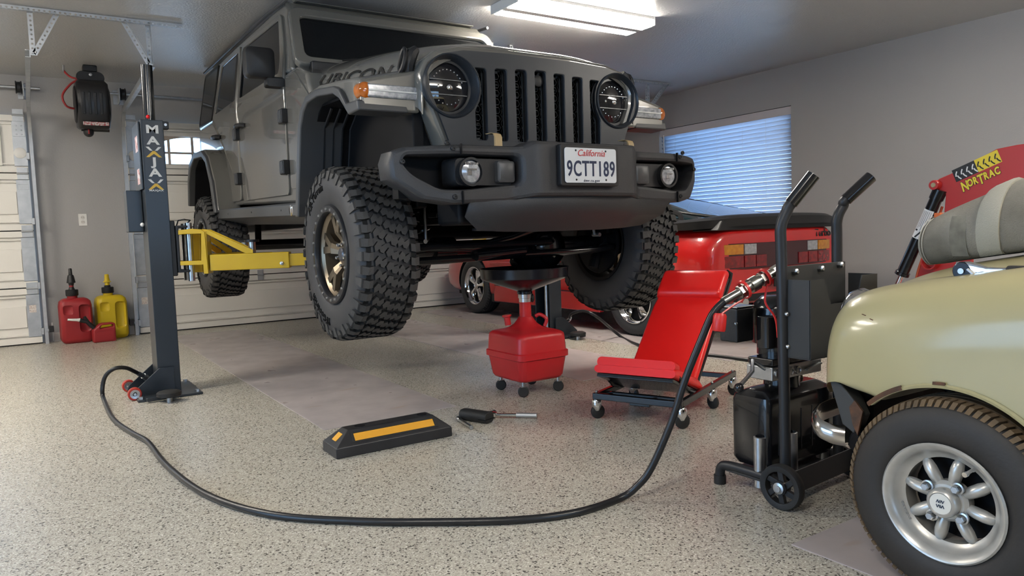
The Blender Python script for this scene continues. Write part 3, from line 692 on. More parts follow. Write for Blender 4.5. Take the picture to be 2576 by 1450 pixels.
    w = G().prism([(.62,1.02),(.50,1.50),(.36,1.60),(-.1,1.58),(-.1,1.57),(.34,1.585),(.47,1.49),(.585,1.02)], 0, s*.60, s*.86)
    wl = w.obj('wheel_well_liner', M_pit, jeep, smooth=30)
    for q in range(4):
        x = s*(.66+.05*q); G().tube([(x,.575,1.05),(x,.46,1.49),(x,.33,1.58)], .008, 6).obj('liner_rib', M_black, wl)
    # rear flare
    ro = [(2.70,1.14),(2.78,1.40),(2.93,1.60),(3.10,1.672),(3.45,1.69),(3.68,1.62),(3.80,1.48),(3.86,1.25)]
    ri = [(3.80,1.25),(3.74,1.46),(3.63,1.575),(3.44,1.64),(3.12,1.625),(2.98,1.565),(2.85,1.38),(2.77,1.14)]
    rf = G().prism(ro+ri, 0, s*.74, s*.928).obj('rear_flare', M_body, jeep, bevel=.016, seg=3)
    k = lambda L, d: [(y + (d if y > 3.25 else -d)*0, z - d) for y, z in L]
    G().prism(k(ro, .012)[:]+k(ri, .016), 0, s*.80, s*.946).obj('flare_lip', M_flare, rf, bevel=.010, seg=3)
    G().prism([(2.80,1.16),(2.99,1.57),(3.12,1.63),(3.44,1.645),(3.64,1.57),(3.80,1.2),(3.79,1.2),(3.62,1.55),(3.44,1.62),(3.14,1.60),(3.01,1.54),(2.83,1.16)], 0, s*.55, s*.90).obj('wheel_well_liner', M_pit, jeep, smooth=30)
    # hood latch
    lt = G().tube([(s*.662,-.29,1.60),(s*.668,-.31,1.635),(s*.674,-.325,1.68),(s*.655,-.335,1.735),(s*.632,-.338,1.755)], [.020,.024,.030,.030,.018], 8).obj('hood_latch', M_black, jeep)
    G().tube([(s*(.70-.012*math.sin(rad(q))), -.325+.024*math.cos(rad(q)), 1.70+.052*math.sin(rad(q))) for q in range(0,360,30)], .011, 8, True).obj('latch_bail', M_black, lt)
    G().cyl((s*.665,-.30,1.622), (s*.715,-.305,1.618), .012, n=10).obj('latch_pivot', M_black, lt)
    # mirror
    mr = G().loft([[(s*x, y, z) for x, z in rrect(.842+dx, 1.028-dx, 1.888+dx, 2.082-dx, .035-dx*.4, 4)] for y, dx in ((1.165,.03),(1.18,.008),(1.22,0),(1.27,.006),(1.285,.016))]).obj('side_mirror', M_black, jeep)
    G().loft([[(s*x, 1.22+q*.5, z+dz) for x, z in rrect(.79, .90, 1.845, 1.895, .012, 3)] for q, dz in ((-.07,.0),(-.03,.012),(.05,.012),(.09,0))]).obj('mirror_arm', M_black, mr)
    G().grid([[(s*x, 1.288, z) for x in (.86,1.01)] for z in (1.905,2.065)]).obj('mirror_glass', M_chrome, mr, recalc=False)
sym(jeep_side)
# ---- hood and cowl
frac = [(0,0),(.2,.002),(.40,0),(.58,-.012),(.74,-.034),(.86,-.066),(.945,-.112),(.985,-.165),(1.0,-.235),(1.0,-.32)]
def hood_row(y, zc, hw):
    half = [(f*hw, zc+d) for f, d in frac]
    return [(-x, y, z) for x, z in reversed(half)] + [(x, y, z) for x, z in half[1:]]
hs = [(-.405,1.745,.645),(-.40,1.778,.655),(-.385,1.795,.662),(-.33,1.818,.668),(-.15,1.857,.674),(.1,1.897,.682),(.4,1.938,.695),(.7,1.972,.715),(.97,1.992,.74)]
hood = G().grid([hood_row(*a) for a in hs]).obj('hood', M_body, jeep, sub=1, recalc=True)
G().loft([[(x, y, z+dz) for x, y in rrect(-.24-.03*k, .24+.03*k, -.15-.02*k, .72+.02*k, .08, 4)] for k, z, dz in ((1,1.86,0),(0,1.885,.0))]).bend(lambda p: (p.x, p.y, 1.868 + (p.y*.125 if p.y < 1 else 0) + (.022 if p.z > 1.87 else -.02))).obj('hood_dome', M_body, hood, bevel=.008)
G().box(-.70, .70, .93, 1.06, 1.86, 1.965).obj('cowl', M_black, jeep, bevel=.01)
def hood_x(y, z):
    """half width of the hood at (y, z), read off its sections"""
    i = max(0, min(len(hs)-2, sum(1 for a in hs if a[0] <= y)-1)); t = (y-hs[i][0])/(hs[i+1][0]-hs[i][0])
    zc = hs[i][1]+(hs[i+1][1]-hs[i][1])*t; hw = hs[i][2]+(hs[i+1][2]-hs[i][2])*t; d = z-zc
    for (f0, d0), (f1, d1) in zip(frac[3:], frac[4:]):
        if d1 <= d <= d0: return hw*(f0+(f1-f0)*(d0-d)/(d0-d1))
    return hw*(frac[3][0] if d > 0 else 1.)
def hood_text(s):
    me = text_mesh('RUBICON', .090, .0, 1.08, 'CENTER', .0016, .25)
    vs = []
    for v in me.vertices:
        y = .42 + s*v.co.x*1.30*2.0*.5*1.9; z = 1.762 + v.co.y + (y-.42)*.135
        vs.append((s*(hood_x(y, z)+.0035), y, z))
    G().add(vs, [tuple(p.vertices) for p in me.polygons]).obj('hood_lettering', mat('lettering_black', (.012,.011,.010), .5), hood, smooth=0)
sym(hood_text)
# ---- windshield
wv = Vector((0, .245, .385)).normalized()
g = G(); g.mesh(plate([rpoly([(-.79,-.01),(.79,-.01),(.735,.475),(-.735,.475)], .07, 6), rpoly([(-.715,.055),(.715,.055),(.680,.405),(-.680,.405)], .05, 6)], .05, .01), frame((0, .985, 1.945), (1,0,0), wv))
wfm = g.obj('windshield_frame', M_body, jeep)
g = G(); g.mesh(plate([rpoly([(-.73,.04),(.73,.04),(.695,.42),(-.695,.42)], .05, 6)], .008), frame((0, .985, 1.945), (1,0,0), wv)).obj('windshield', M_tint, wfm, smooth=0)
G().tube([(-.5,.945,1.985),(-.1,.99,2.06),(.05,1.0,2.075)], .006, 6).obj('wiper', M_black, wfm)
G().tube([(.2,.945,1.99),(.5,.985,2.05),(.62,.99,2.06)], .006, 6).obj('wiper', M_black, wfm)
# ---- grille
shell = [(-.655,1.56),(-.66,1.63),(-.635,1.69),(-.57,1.742),(-.45,1.772),(-.2,1.785),(.2,1.785),(.45,1.772),(.57,1.742),(.635,1.69),(.66,1.63),(.655,1.56),(.60,1.42),(.545,1.285),(-.545,1.285),(-.60,1.42)]
face = [(-.625,1.56),(-.63,1.63),(-.605,1.68),(-.55,1.716),(-.44,1.74),(-.2,1.75),(.2,1.75),(.44,1.74),(.55,1.716),(.605,1.68),(.63,1.63),(.625,1.56),(.565,1.42),(.515,1.29),(-.515,1.29),(-.565,1.42)]
ih = [(x*.965, 1.51+(z-1.51)*.955) for x, z in face]
g = G(); g.mesh(plate([shell, ih], .14, .018), frame((0,-.345,0), (1,0,0), (0,0,1))); gs = g.obj('grille_shell', M_body, jeep)
slots = []
for i in range(7):
    c = (i-3)*.1175; z1 = 1.700 - abs(i-3)*.006
    slots.append(rpoly([(c-.040,1.325),(c+.040,1.325),(c+.042,z1),(c-.042,z1)], .02, 4))
hl = [circ(s*.508, 1.578, .142, 36) for s in (-1, 1)]
sl2 = list(slots)
def biteslot(poly, cx):   # keep outer slots clear of the headlamp bores
    out = []
    for x, z in poly:
        d = math.hypot(x-cx, z-1.578)
        if d < .152: k = .152/d; x = cx+(x-cx)*k; z = 1.578+(z-1.578)*k
        out.append((x, z))
    return out
def dens(poly, n=10): return [tuple(Vector(poly[i]).lerp(Vector(poly[(i+1) % len(poly)]), t/n)) for i in range(len(poly)) for t in range(n if (Vector(poly[i])-Vector(poly[(i+1) % len(poly)])).length > .1 else 1)]
sl2[0] = biteslot(dens(slots[0]), -.508); sl2[6] = biteslot(dens(slots[6]), .508)
M_face = mat('grille_satin_black', (.026,.030,.036), .34)
g = G(); g.mesh(plate([face]+sl2+hl, .05, .006), frame((0,-.412,0), (1,0,0), (0,0,1))); gf = g.obj('grille_face', M_face, jeep)
for i, sp in enumerate(sl2):
    cx = sum(p[0] for p in sp)/len(sp); cz = 1.51
    inn = [(cx+(x-cx)*.80, cz+(z-cz)*.945) for x, z in sp]
    g = G(); g.mesh(plate([sp, inn], .028, .004), frame((0,-.420,0), (1,0,0), (0,0,1))); so = g.obj('slot_bezel', M_face, gf)
    g = G(); r = .0225; zz = 1.345
    x0 = min(p[0] for p in inn)-.004; x1 = max(p[0] for p in inn)+.004
    ci = 0
    for row in range(9):
        for colx in (cx-.034, cx, cx+.034):
            z = 1.345 + row*.041 + (.0205 if abs(colx-cx) < .001 else 0)
            if z > 1.69: continue
            pts = [(colx+r*math.cos(rad(60*k)), z+r*.98*math.sin(rad(60*k))) for k in range(6)]
            for k in range(6):
                a, b_ = pts[k], pts[(k+1) % 6]
                if min(a[0], b_[0]) < x0 or max(a[0], b_[0]) > x1: continue
                g.bar((a[0],-.392,a[1]), (b_[0],-.392,b_[1]), .012, .0028, (0,1,0))
    hm = g.obj('hex_mesh', M_flare, so, smooth=0); hm['kind'] = 'stuff'
G().box(-.44, .44, -.37, -.36, 1.31, 1.71).obj('radiator', M_pit, jeep, smooth=0)
g = G()
for z in [1.36+.05*i for i in range(6)]: g.box(-.40, .40, -.385, -.372, z, z+.006)
g.obj('radiator_fins', M_darkmetal, jeep, smooth=0)['kind'] = 'stuff'
G().lathe([(.028,0),(.028,.012),(.02,.015),(0,.015)], (0,-.405,1.645), (0,-1,0), 20).obj('camera_puck', M_black, gf)
def headlamp(s):
    c = (s*.508, 0, 1.578)
    h = G().lathe([(.148,-.445),(.142,-.449),(.137,-.44),(.126,-.40),(.118,-.36)], c, (0,1,0), 40).bend(lambda p: p).obj('headlamp', M_face, jeep)
    G().ring((s*.508,-.385,1.578), (0,1,0), .128, .114, .02, 40).obj('lamp_ring', mat('lamp_ring_grey', (.035,.037,.04), .3, .4), h)
    G().lathe([(.118,-.37),(.112,-.385),(.07,-.397),(0,-.402)], c, (0,1,0), 36).obj('lamp_lens', mat('headlamp_glass', (.012,.012,.014), .05, coat=.6), h)
    g = G()
    for z in (.032, -.036): g.box(c[0]-.098, c[0]+.098, -.406, -.396, c[2]+z-.0018, c[2]+z+.0018)
    g.obj('lamp_bar', mat('lamp_bar_grey', (.16,.165,.17), .3, .5), h)
    g = G()
    for i in range(10):
        a = rad(20+14*i) if i < 10 else 0; g.sph((c[0]+.083*math.cos(a), -.392, c[2]+.083*math.sin(a)), .0055, 8, 6)
    for i in range(7):
        a = rad(215+17*i); g.sph((c[0]+.080*math.cos(a), -.392, c[2]+.080*math.sin(a)), .005, 8, 6)
    g.sph((c[0]+.01,-.398,c[2]), (.020,.008,.016), 10, 8).sph((c[0]-.05,-.396,c[2]+.002), (.008,.006,.010), 8, 6)
    o = g.obj('lamp_reflectors', M_chrome, h); o['kind'] = 'stuff'
sym(headlamp)
# ---- bumper
def wrap(y0):
    def f(p):
        a = abs(p.x); y = -.795
        if a > .29: y += .065*min(1, (a-.29)/.08)
        if a > .62: y += 1.05*(a-.62)**1.75
        return (p.x, p.y + y + y0, p.z)
    return f
def dense(poly, d=.03):
    out = []
    for i in range(len(poly)):
        a = Vector(poly[i]); b_ = Vector(poly[(i+1) % len(poly)]); n = max(1, int((b_-a).length/d))
        out += [tuple(a.lerp(b_, t/n)) for t in range(n)]
    return out
half = [(.0,1.292),(.30,1.292),(.335,1.272),(.62,1.27),(.86,1.262),(.905,1.245),(.918,1.20),(.912,1.13),(.80,1.04),(.68,1.018),(.42,1.025),(.30,1.045),(0,1.048)]
outl = half + [(-x, z) for x, z in reversed(half[1:-1])]
hole = rpoly([(.345,1.105),(.64,1.078),(.735,1.082),(.835,1.145),(.868,1.195),(.858,1.226),(.345,1.226)], .03, 4)
holes = [hole, [(-x, z) for x, z in hole]]
# strips across x so the sheet can bend
cols = [-.918+1.836*i/60 for i in range(61)]
g = G(); me = plate([dense(outl)] + [dense(h) for h in holes], .13, .016)
bm = bmesh.new(); bm.from_mesh(me)
for x in cols[1:-1]:
    bmesh.ops.bisect_plane(bm, geom=bm.verts[:]+bm.edges[:]+bm.faces[:], plane_co=(x,0,0), plane_no=(1,0,0), clear_inner=False, clear_outer=False)
bm.to_mesh(me); bm.free()
g.mesh(me, frame((0,.065,0), (1,0,0), (0,0,1))); g.bend(wrap(0))
bp_ = g.obj('front_bumper', M_bump, jeep)
g = G(); g.box(-.86, .86, .10, .16, 1.05, 1.255)
pod_bk = g.obj('bumper_back', M_pit, jeep, smooth=0); pod_bk.location = (0, -.66, 0)
def pod(s):
    pd = G().loft([[(s*x, y, z) for x, z in rrect(.352-d, .668+d, 1.092-d*.6, 1.218+d*.3, .025, 3)] for y, d in ((-.60,.0),(-.675,-.004),(-.70,-.012))]).obj('fog_lamp_pod', M_black, bp_)
    G().loft([[(s*x, y, z) for x, z in rrect(.365-d, .455+d, 1.112-d, 1.205+d, .012, 3)] for y, d in ((-.69,.004),(-.722,.0),(-.728,-.008))]).obj('pod_cap', M_flare, pd)
    G().ring((s*.590,-.712,1.155), (0,1,0), .062, .052, .035, 28).obj('fog_bezel', M_black, pd)
    G().lathe([(.053,-.712),(.045,-.722),(.02,-.727),(0,-.728)], (s*.590,0,1.155), (0,1,0), 28).obj('fog_lens', M_lens, pd)
    g = G()
    for i in range(6): g.cbox((s*.590-.03+.012*i, -.728, 1.19), (.007,.004,.01))
    g.cbox((s*.590,-.730,1.165), (.045,.004,.006)).cbox((s*.590-.012,-.730,1.15), (.02,.004,.02)).obj('fog_reflector', M_chrome, pd, smooth=0)['kind'] = 'stuff'
    # joint bolts
    for x, z in ((.675,1.252),(.675,1.048),(.87,1.20),(.70,1.275)):
        a = abs(x); y = wrap(0)(Vector((x,0,z)))[1]
        G().lathe([(.011,.004),(.011,-.003),(.008,-.006),(.004,-.006),(.004,-.002),(0,-.002)], (s*x, y-.002, z), (0,1,0), 12).obj('bumper_bolt', M_darkmetal, bp_)
    G().bar((s*.642,-.735,1.272), (s*.642,-.735,1.228), .005, .012, (0,1,0)).obj('bumper_joint', M_pit, bp_)
    G().bar((s*.642,-.735,1.073), (s*.642,-.735,1.018), .005, .012, (0,1,0)).obj('bumper_joint', M_pit, bp_)
    # tow hook
    M_hook = mat('tow_hook_tan', (.42,.30,.15), .45)
    G().loft([[(s*.40+x, y, z) for x in (-.018,.018)] + [(s*.40+x, y+.012, z+.004) for x in (.018,-.018)] for y, z in ((-.655,1.26),(-.655,1.318),(-.645,1.334),(-.62,1.340),(-.58,1.340))]).obj('tow_hook', M_hook, jeep)
sym(pod)
sk = [(-.60,1.035),(.60,1.035),(.55,.955),(.44,.90),(-.44,.90),(-.55,.955)]
rows = [[(-.60,-.715,1.035),(-.36,-.72,1.04),(-.28,-.76,1.055),(.28,-.76,1.055),(.36,-.72,1.04),(.60,-.715,1.035)],
        [(-.595,-.66,.965),(-.36,-.675,.965),(-.27,-.70,.97),(.27,-.70,.97),(.36,-.675,.965),(.595,-.66,.965)],
        [(-.50,-.60,.915),(-.36,-.61,.905),(-.2,-.625,.900),(.2,-.625,.900),(.36,-.61,.905),(.50,-.60,.915)],
        [(-.42,-.42,.915),(-.3,-.42,.91),(-.15,-.42,.905),(.15,-.42,.905),(.3,-.42,.91),(.42,-.42,.915)]]
G().grid(rows).obj('skid_plate', M_bump, jeep, solid=.012, smooth=25)
# ---- plate
g = G(); g.mesh(plate([rrect(-.172,.172,1.09,1.278,.012)], .03, .004), frame((-.015,-.812,0), (1,0,0), (0,0,1))); nb = g.obj('plate_bracket', M_black, jeep)
g = G(); g.mesh(plate([rrect(-.152,.152,1.104,1.262,.012)], .004, .001), frame((-.015,-.831,0), (1,0,0), (0,0,1))); np_ = g.obj('number_plate', mat('plate_white', (.62,.64,.66), .35), nb)
M_navy = mat('plate_navy', (.012,.022,.06), .4); M_redp = mat('plate_red', (.5,.03,.03), .4)
fr_ = lambda x, z: frame((-.015+x,-.8345,z), (1,0,0), (0,0,1))
lettering('plate_number', '9CTT189', M_navy, np_, fr_(0,1.165), .098, .001, 1.12, .0012, sx=.68)
lettering('plate_state', 'California', M_redp, np_, fr_(.0,1.238), .042, .0006, 1., .0, .28)
lettering('plate_web', 'dmv.ca.gov', M_navy, np_, fr_(0,1.114), .017, .0006, 1.25)
for x in (-.088, .088):
    for z in (1.250, 1.118): G().lathe([(0,-.003),(.004,-.002),(.005,0)], (-.015+x,-.833,z), (0,1,0), 10).obj('plate_screw', M_black, np_)
# ---- axle, steering, underbody
ax = G().cyl((-.70,0,.815), (.70,0,.815), .042).cyl((-.42,0,.815), (-.30,0,.815), .062).obj('front_axle', M_blackgloss, jeep)
G().sph((.23,-.02,.80), (.155,.16,.145), 20, 14).obj('differential', M_blackgloss, ax)
G().lathe([(.10,-.17),(.115,-.15),(.125,-.10)], (.23,0,.80), (0,1,0), 20).obj('diff_cover', M_blackgloss, ax)
G().sph((.23,.02,.72), (.13,.14,.06), 16, 10).obj('diff_base', M_pit, ax)
tr = G().tube([(-.70,-.165,.760),(-.3,-.175,.765),(.55,-.175,.775),(.68,-.165,.785)], .021, 10).obj('tie_rod', M_blackgloss, jeep)
G().tube([(-.70,-.13,.80),(-.55,-.19,.83),(-.30,-.20,.815),(-.05,-.19,.86),(.25,-.17,.945),(.42,-.16,.97)], .023, 10).obj('track_bar', M_blackgloss, jeep)
G().tube([(-.62,-.20,.83),(-.2,-.22,.83),(.2,-.21,.83)], .014, 8).obj('drag_link', M_pit, jeep)
G().cyl((-.28,-.21,.775), (.02,-.21,.79), .027).obj('steering_damper', M_blackgloss, jeep)
def susp(s):
    G().tube([(s*.46+.055*math.cos(t*.5), .05+.055*math.sin(t*.5), .84+t*.0085) for t in range(50)], .009, 6).obj('coil_spring', M_blackgloss, jeep)
    G().tube([(s*.52,.06,.80),(s*.44,.5,.92),(s*.40,.95,1.0)], .03, 8).obj('control_arm', M_pit, jeep)
    G().lathe([(.17,-.01),(.17,.01)], (s*.73,0,.812), (1,0,0), 32).obj('brake_disc', M_darkmetal, jeep)
    G().lathe([(.0,-.02),(.09,-.02),(.11,.03),(.0,.03)], (s*.70,0,.812), (1,0,0), 24).obj('wheel_hub', M_pit, jeep)
    G().box(min(s*.66,s*.75), max(s*.66,s*.75), -.15, -.03, .86, .96).obj('brake_caliper', M_pit, jeep, bevel=.015)
    G().tube([(s*.62,-.06,.66),(s*.66,-.05,.75),(s*.67,0,.81),(s*.64,.02,.95)], .032, 8).obj('steering_knuckle', M_pit, jeep)
    G().cyl((s*.60,-.16,.785), (s*.66,-.13,.80), .016, n=10).obj('ball_joint', M_steel, jeep)
    G().cyl((s*.56,-.14,.86), (s*.56,-.20,.86), .012, n=8).obj('sway_bolt', M_steel, jeep)
    G().cyl((s*.545,-.17,.86), (s*.53,-.15,1.06), .008, n=8).obj('sway_link', M_steel, jeep)
    G().box(min(s*.36,s*.44), max(s*.36,s*.44), -.55, 4.0, .985, 1.10).obj('frame_rail', M_pit, jeep, bevel=.01)
    G().cyl((s*.50,.14,.82), (s*.46,.22,1.35), .028, n=10).obj('shock_absorber', M_pit, jeep)
    G().cyl((s*.50,3.2,.84), (s*.46,3.3,1.3), .028, n=10).obj('shock_absorber', M_pit, jeep)
sym(susp)
for s in (-1, 1): G().lathe([(0,-.004),(.185,-.004),(.19,.012),(0,.012)], (s*.705,0,.812), (1,0,0), 32).obj('dust_shield', M_pit, jeep)
G().box(-.64, .50, .10, .95, .86, 1.07).obj('engine_sump', M_pit, jeep, bevel=.04)
G().box(-.60, .60, -.62, -.40, .93, 1.06).obj('front_crossmember', M_pit, jeep, bevel=.02)
G().box(-.60, .60, -.30, .75, 1.06, 1.60).obj('engine_bay', M_pit, jeep, smooth=0)
G().box(-.66, .66, .70, 3.98, 1.04, 1.16).obj('floor_pan', M_pit, jeep, smooth=0)
G().box(-.25, .30, .2, 1.9, .94, 1.08).obj('transmission', M_pit, jeep, bevel=.03)
G().cyl((-.30,.1,.98), (-.30,.55,1.0), .05, n=12).obj('oil_filter', M_pit, jeep)
G().box(-.50, -.34, -.28, -.02, .94, .975).box(-.52, -.44, -.25, -.15, .975, 1.0).obj('steering_box', M_darkmetal, jeep, bevel=.006)
G().cyl((-.70,3.1,.86), (.70,3.1,.86), .045).sph((.05,3.08,.86), (.15,.15,.14), 16, 10).obj('rear_axle', M_blackgloss, jeep)
G().tube([(-.30,.9,.99),(-.33,1.6,.98),(-.30,2.4,1.0)], .035, 10).obj('exhaust_pipe', M_steel, jeep)
G().box(-.62, .62, 3.98, 4.12, 1.15, 1.30).obj('rear_bumper', M_black, jeep, bevel=.02)
# ================================================================ lift columns
M_post = mat('slate_lift_paint', (.020,.025,.031), .42, .2, coat=.15, coatr=.15)
M_yel = mat('yellow_lift_paint', (.60,.40,.010), .38, coat=.3, var=(6,.3,(.52,.33,.01)))
M_red = mat('red_urethane', (.42,.035,.02), .35)
def lift_post(x0, y0, s, label, decal):
    """column; s=+1 opens towards +x, s=-1 towards -x; local origin at outer front bottom corner"""
    t = thing('lift_column', label, 'car lift', (x0, y0, 0), 0, 'lift columns')
    X = lambda a, b: (min(s*a, s*b), max(s*a, s*b))
    col = G().prism([(0,0),(s*.122,0),(s*.122,.012),(s*.012,.012),(s*.012,.203),(s*.122,.203),(s*.122,.215),(0,.215)], 2, .012, 1.615).obj('column', M_post, t, bevel=.004)
    G().box(*X(-.13,.215), -.15, .31, 0, .014).obj('base_plate', M_post, t, bevel=.003)
    for yy in (-.022, .222):
        G().prism([(s*a, z) for a, z in ((-.148,.012),(-.135,.045),(.005,.165),(.085,.165),(.085,.012))], 1, yy-.006, yy+.006).obj('gusset', M_post, t, bevel=.002)
    for yy in ((-.052, .252) if decal else (.252,)):
        w = G().lathe([(.012,-.016),(.026,-.018),(.026,.018),(.012,.016)], (s*-.135, yy, .0375), (0,1,0), 20).obj('caster_wheel', M_steel, t)
        G().lathe([(.025,-.017),(.034,-.017),(.0375,-.012),(.0375,.012),(.034,.017),(.025,.017)], (s*-.135, yy, .0375), (0,1,0), 24).obj('caster_tyre', M_red, w)
        G().cyl((s*-.135, yy-.024, .0375), (s*-.135, yy+.024, .0375), .008, n=10).obj('axle_bolt', M_steel, w)
    for a, b_ in ((-.11,-.12),(.19,-.12),(.19,.28),(-.11,.28)):
        G().lathe([(.014,0),(.014,.014),(0,.016)], (s*a, b_, .014), (0,0,1), 6).obj('anchor_bolt', M_steel, t)
    # spare pad leaning by the base
    G().cyl((s*.02,-.235,.0), (s*.02,-.235,.034), .016, n=10).obj('foot_stud', M_steel, t)
    G().lathe([(0,.03),(.055,.03),(.066,.036),(.066,.056),(.055,.062),(0,.060)], (s*.02,-.235,.0), (0,0,1), 10).obj('foot_pad', M_rubber, t)
    G().bar((s*-.09,-.19,.018), (s*.06,-.17,.018), .03, .02).obj('foot_arm', M_post, t, bevel=.003)
    # cylinder + tube
    G().cyl((s*.07,.11,.02), (s*.07,.11,1.64), .022, n=14).obj('hydraulic_cylinder', M_steel, t)
    G().cyl((s*.062,.10,1.60), (s*.066,.095,1.945), .033, n=20).obj('extension_tube', mat('tube_dark_chrome', (.06,.062,.064), .16, .8), t)
    G().sph((s*.045,.005,1.632), .0115, 12, 8).obj('indicator_knob', mat('red_knob', (.6,.01,.012), .2), t)
    G().box(*X(.118,.152), .0, .05, 1.565, 1.61).obj('top_clamp', M_black, t, bevel=.006)
    G().cyl((s*.134,-.004,1.59), (s*.134,.05,1.59), .008, n=8).obj('clamp_bolt', M_steel, t)
    sc = G().box(*X(-.012,-.002), .02, .30, 1.215, 1.605).obj('side_cover', M_post, t, bevel=.003)
    for z in (1.49, 1.30): G().box(*X(-.0135,-.012), .07, .17, z-.05, z+.04).obj('warning_label', mat('label_paper', (.65,.62,.60), .5, var=(40,.12,(.35,.06,.05))), sc, smooth=0)
    G().box(*X(-.085,-.002), .13, .26, .97, 1.215).obj('lock_box', M_post, t, bevel=.004)
    G().sph((s*-.012,.118,1.012), .012, 10, 8).obj('lock_knob', M_white, t)
    # carriage
    cg = G().box(*X(.095,.150), .018, .197, .70, 1.03).obj('carriage', M_black, t, bevel=.006)
    g = G().prism([(s*.15,.72),(s*.21,.72),(s*.21,.735),(s*.165,.735),(s*.165,.985),(s*.21,.985),(s*.21,1.0),(s*.15,1.0)], 1, -.005, .20)
    g.obj('carriage_fork', M_black, cg, bevel=.004)
    for yy in (.02, .175):
        G().cyl((s*.225,yy,.665), (s*.225,yy,1.015), .019, n=14).obj('arm_pin', M_steel, cg)
    G().tube([(s*.165,.06,1.0),(s*.17,.02,1.03),(s*.20,-.01,1.035),(s*.235,.01,1.03),(s*.22,.05,1.01)], .004, 6).obj('release_wire', M_black, cg)
    # arms
    def arm(name, p0, p1, zt, zb, sl):
        p0 = Vector((s*p0[0], p0[1], 0)); p1 = Vector((s*p1[0], p1[1], 0)); d = (p1-p0); L = d.length; d.normalize()
        M = frame(p0, d, (0,0,1)); N = Matrix(((d.x,-d.y,0,p0.x),(d.y,d.x,0,p0.y),(0,0,1,0),(0,0,0,1)))
        a = G(N).box(.12, L*.78, -.045, .045, zb, zb+.098).obj(name, M_yel, t, bevel=.005)
        G(N).box(L*.70, L+.12, -.034, .034, zb+.012, zb+.086).obj('arm_extension', M_yel, a, bevel=.004)
        # open mounting frame + diagonal gusset
        for yy in (-.05, .05):
            G(N).prism([(-.045,zb+.04),(-.045,zb+.065),(.075,zb+.065),(.085,zb+.225),(-.02,zb+.225),(-.045,zb+.222),(-.045,zb+.250),(.03,zb+.256),(.085,zb+.250),(.105,zb+.235),(.112,zb-.015),(.085,zb-.015),(.085,zb+.04)], 1, yy-.007, yy+.007).obj('arm_bracket', M_yel, a, bevel=.003)
        G(N).box(.09, .112, -.05, .05, zb-.015, zb+.24).obj('bracket_plate', M_yel, a, bevel=.003)
        G(N).prism([(.06,zb+.252),(.115,zb+.25),(L*.50,zb+.118),(L*.50,zb+.098),(L*.44,zb+.098)], 1, -.045, -.033).obj('arm_gusset', M_yel, a, bevel=.002)
        G(N).prism([(.06,zb+.252),(.115,zb+.25),(L*.50,zb+.118),(L*.50,zb+.098),(L*.44,zb+.098)], 1, .033, .045).obj('arm_gusset', M_yel, a, bevel=.002)
        pz = G(N).cyl((sl,0,zb+.098), (sl,0,zb+.165), .022, n=16).obj('lift_adapter', M_steel, a)
        G(N).cyl((sl,0,zb+.165), (sl,0,zb+.18), .045, n=16).obj('adapter_plate', M_darkmetal, pz)
        G(N).lathe([(.012,0),(.012,.006),(.007,.008),(0,.008)], (L*.72,-.045,zb+.03), (0,-1,0), 6).obj('stop_bolt', M_steel, a)
    arm('front_arm', (.225,.02), (.90,-.30), 1.0, .722, .36)
    arm('rear_arm', (.225,.19), (.85,.85), 1.0, .722, .7)
    if decal:
        dc = G().box(*X(.010,.113), -.0022, -.0006, 1.195, 1.598).obj('name_decal', mat('decal_black', (.010,.011,.013), .3), t, smooth=0)
        M_wt = mat('decal_white', (.62,.60,.56), .45); M_gd = mat('decal_gold', (.62,.38,.04), .45)
        for ch, z in (('M',1.558),('A',1.493),('J',1.372),('A',1.308)):
            lettering('decal_letter', ch, M_wt, dc, frame((s*.061,-.003,z), (1,0,0), (0,0,1)), .064, .0004, offset=.0022, sx=1.42)
        for z in (1.433, 1.245):
            w, h = .042, .026
            for sx in (-1, 1):
                G().prism([(s*.061+sx*a, z+b_) for a, b_ in ((.006,.004),(.020,.004),(w,h),(w-.017,h))], 1, -.0030, -.0024).obj('decal_letter', M_wt, dc, smooth=0)
            G().prism([(s*.061+a, z+b_) for a, b_ in ((-w,-h-.008),(-w+.017,-h-.008),(0,-.014),(w-.017,-h-.008),(w,-h-.008),(.006,.002),(-.006,.002))], 1, -.0030, -.0024).obj('decal_chevron', M_gd, dc, smooth=0)
        lettering('decal_small', 'MAXJAX', M_wt, dc, frame((s*.061,-.003,1.2065), (1,0,0), (0,0,1)), .0145, .0004, 1.1, .0004, sx=1.3)
    return t
lift_post(.586, 4.745, 1, 'slate lift column with yellow arm and black name decal at the left', True)
lift_post(3.722, 4.93, -1, 'slate lift column standing behind the oil drain by the red coupe', False)
# ================================================================ hoses
M_hose = mat('hydraulic_hose_rubber', (.012,.012,.013), .33, bump=(220,.1))
M_hose2 = mat('hose_grey_sheath', (.06,.058,.055), .4)
h = thing('hydraulic_hose', 'long black hydraulic hose looping across the floor from column to pump cart', 'hose', (.9, 2.1, 0))
pts = [(.515,4.86,.115),(.47,4.80,.150),(.42,4.76,.185),(.36,4.74,.19),(.315,4.76,.15),(.295,4.76,.08),(.295,4.70,.025)]
pts += [tuple(P(px,py,2,.0125)) for px, py in ((285,1055),(330,1088),(372,1113),(420,1172),(520,1245),(680,1295),(900,1312),(1100,1314),(1300,1309),(1450,1290))]
pts += [tuple(P(px,py,1,y)) for px, py, y in ((1560,1254,1.770),(1605,1222,1.74),(1640,1175,1.71),(1690,1060,1.66),(1722,960,1.63),(1762,860,1.60),(1793,790,1.575),(1829,752,1.55))]
H0 = Vector(h.location)
loc = [Vector(p)-H0 for p in pts]
G().tube(catmull(loc, 8), .0118, 12).obj('hose_line', M_hose, h)
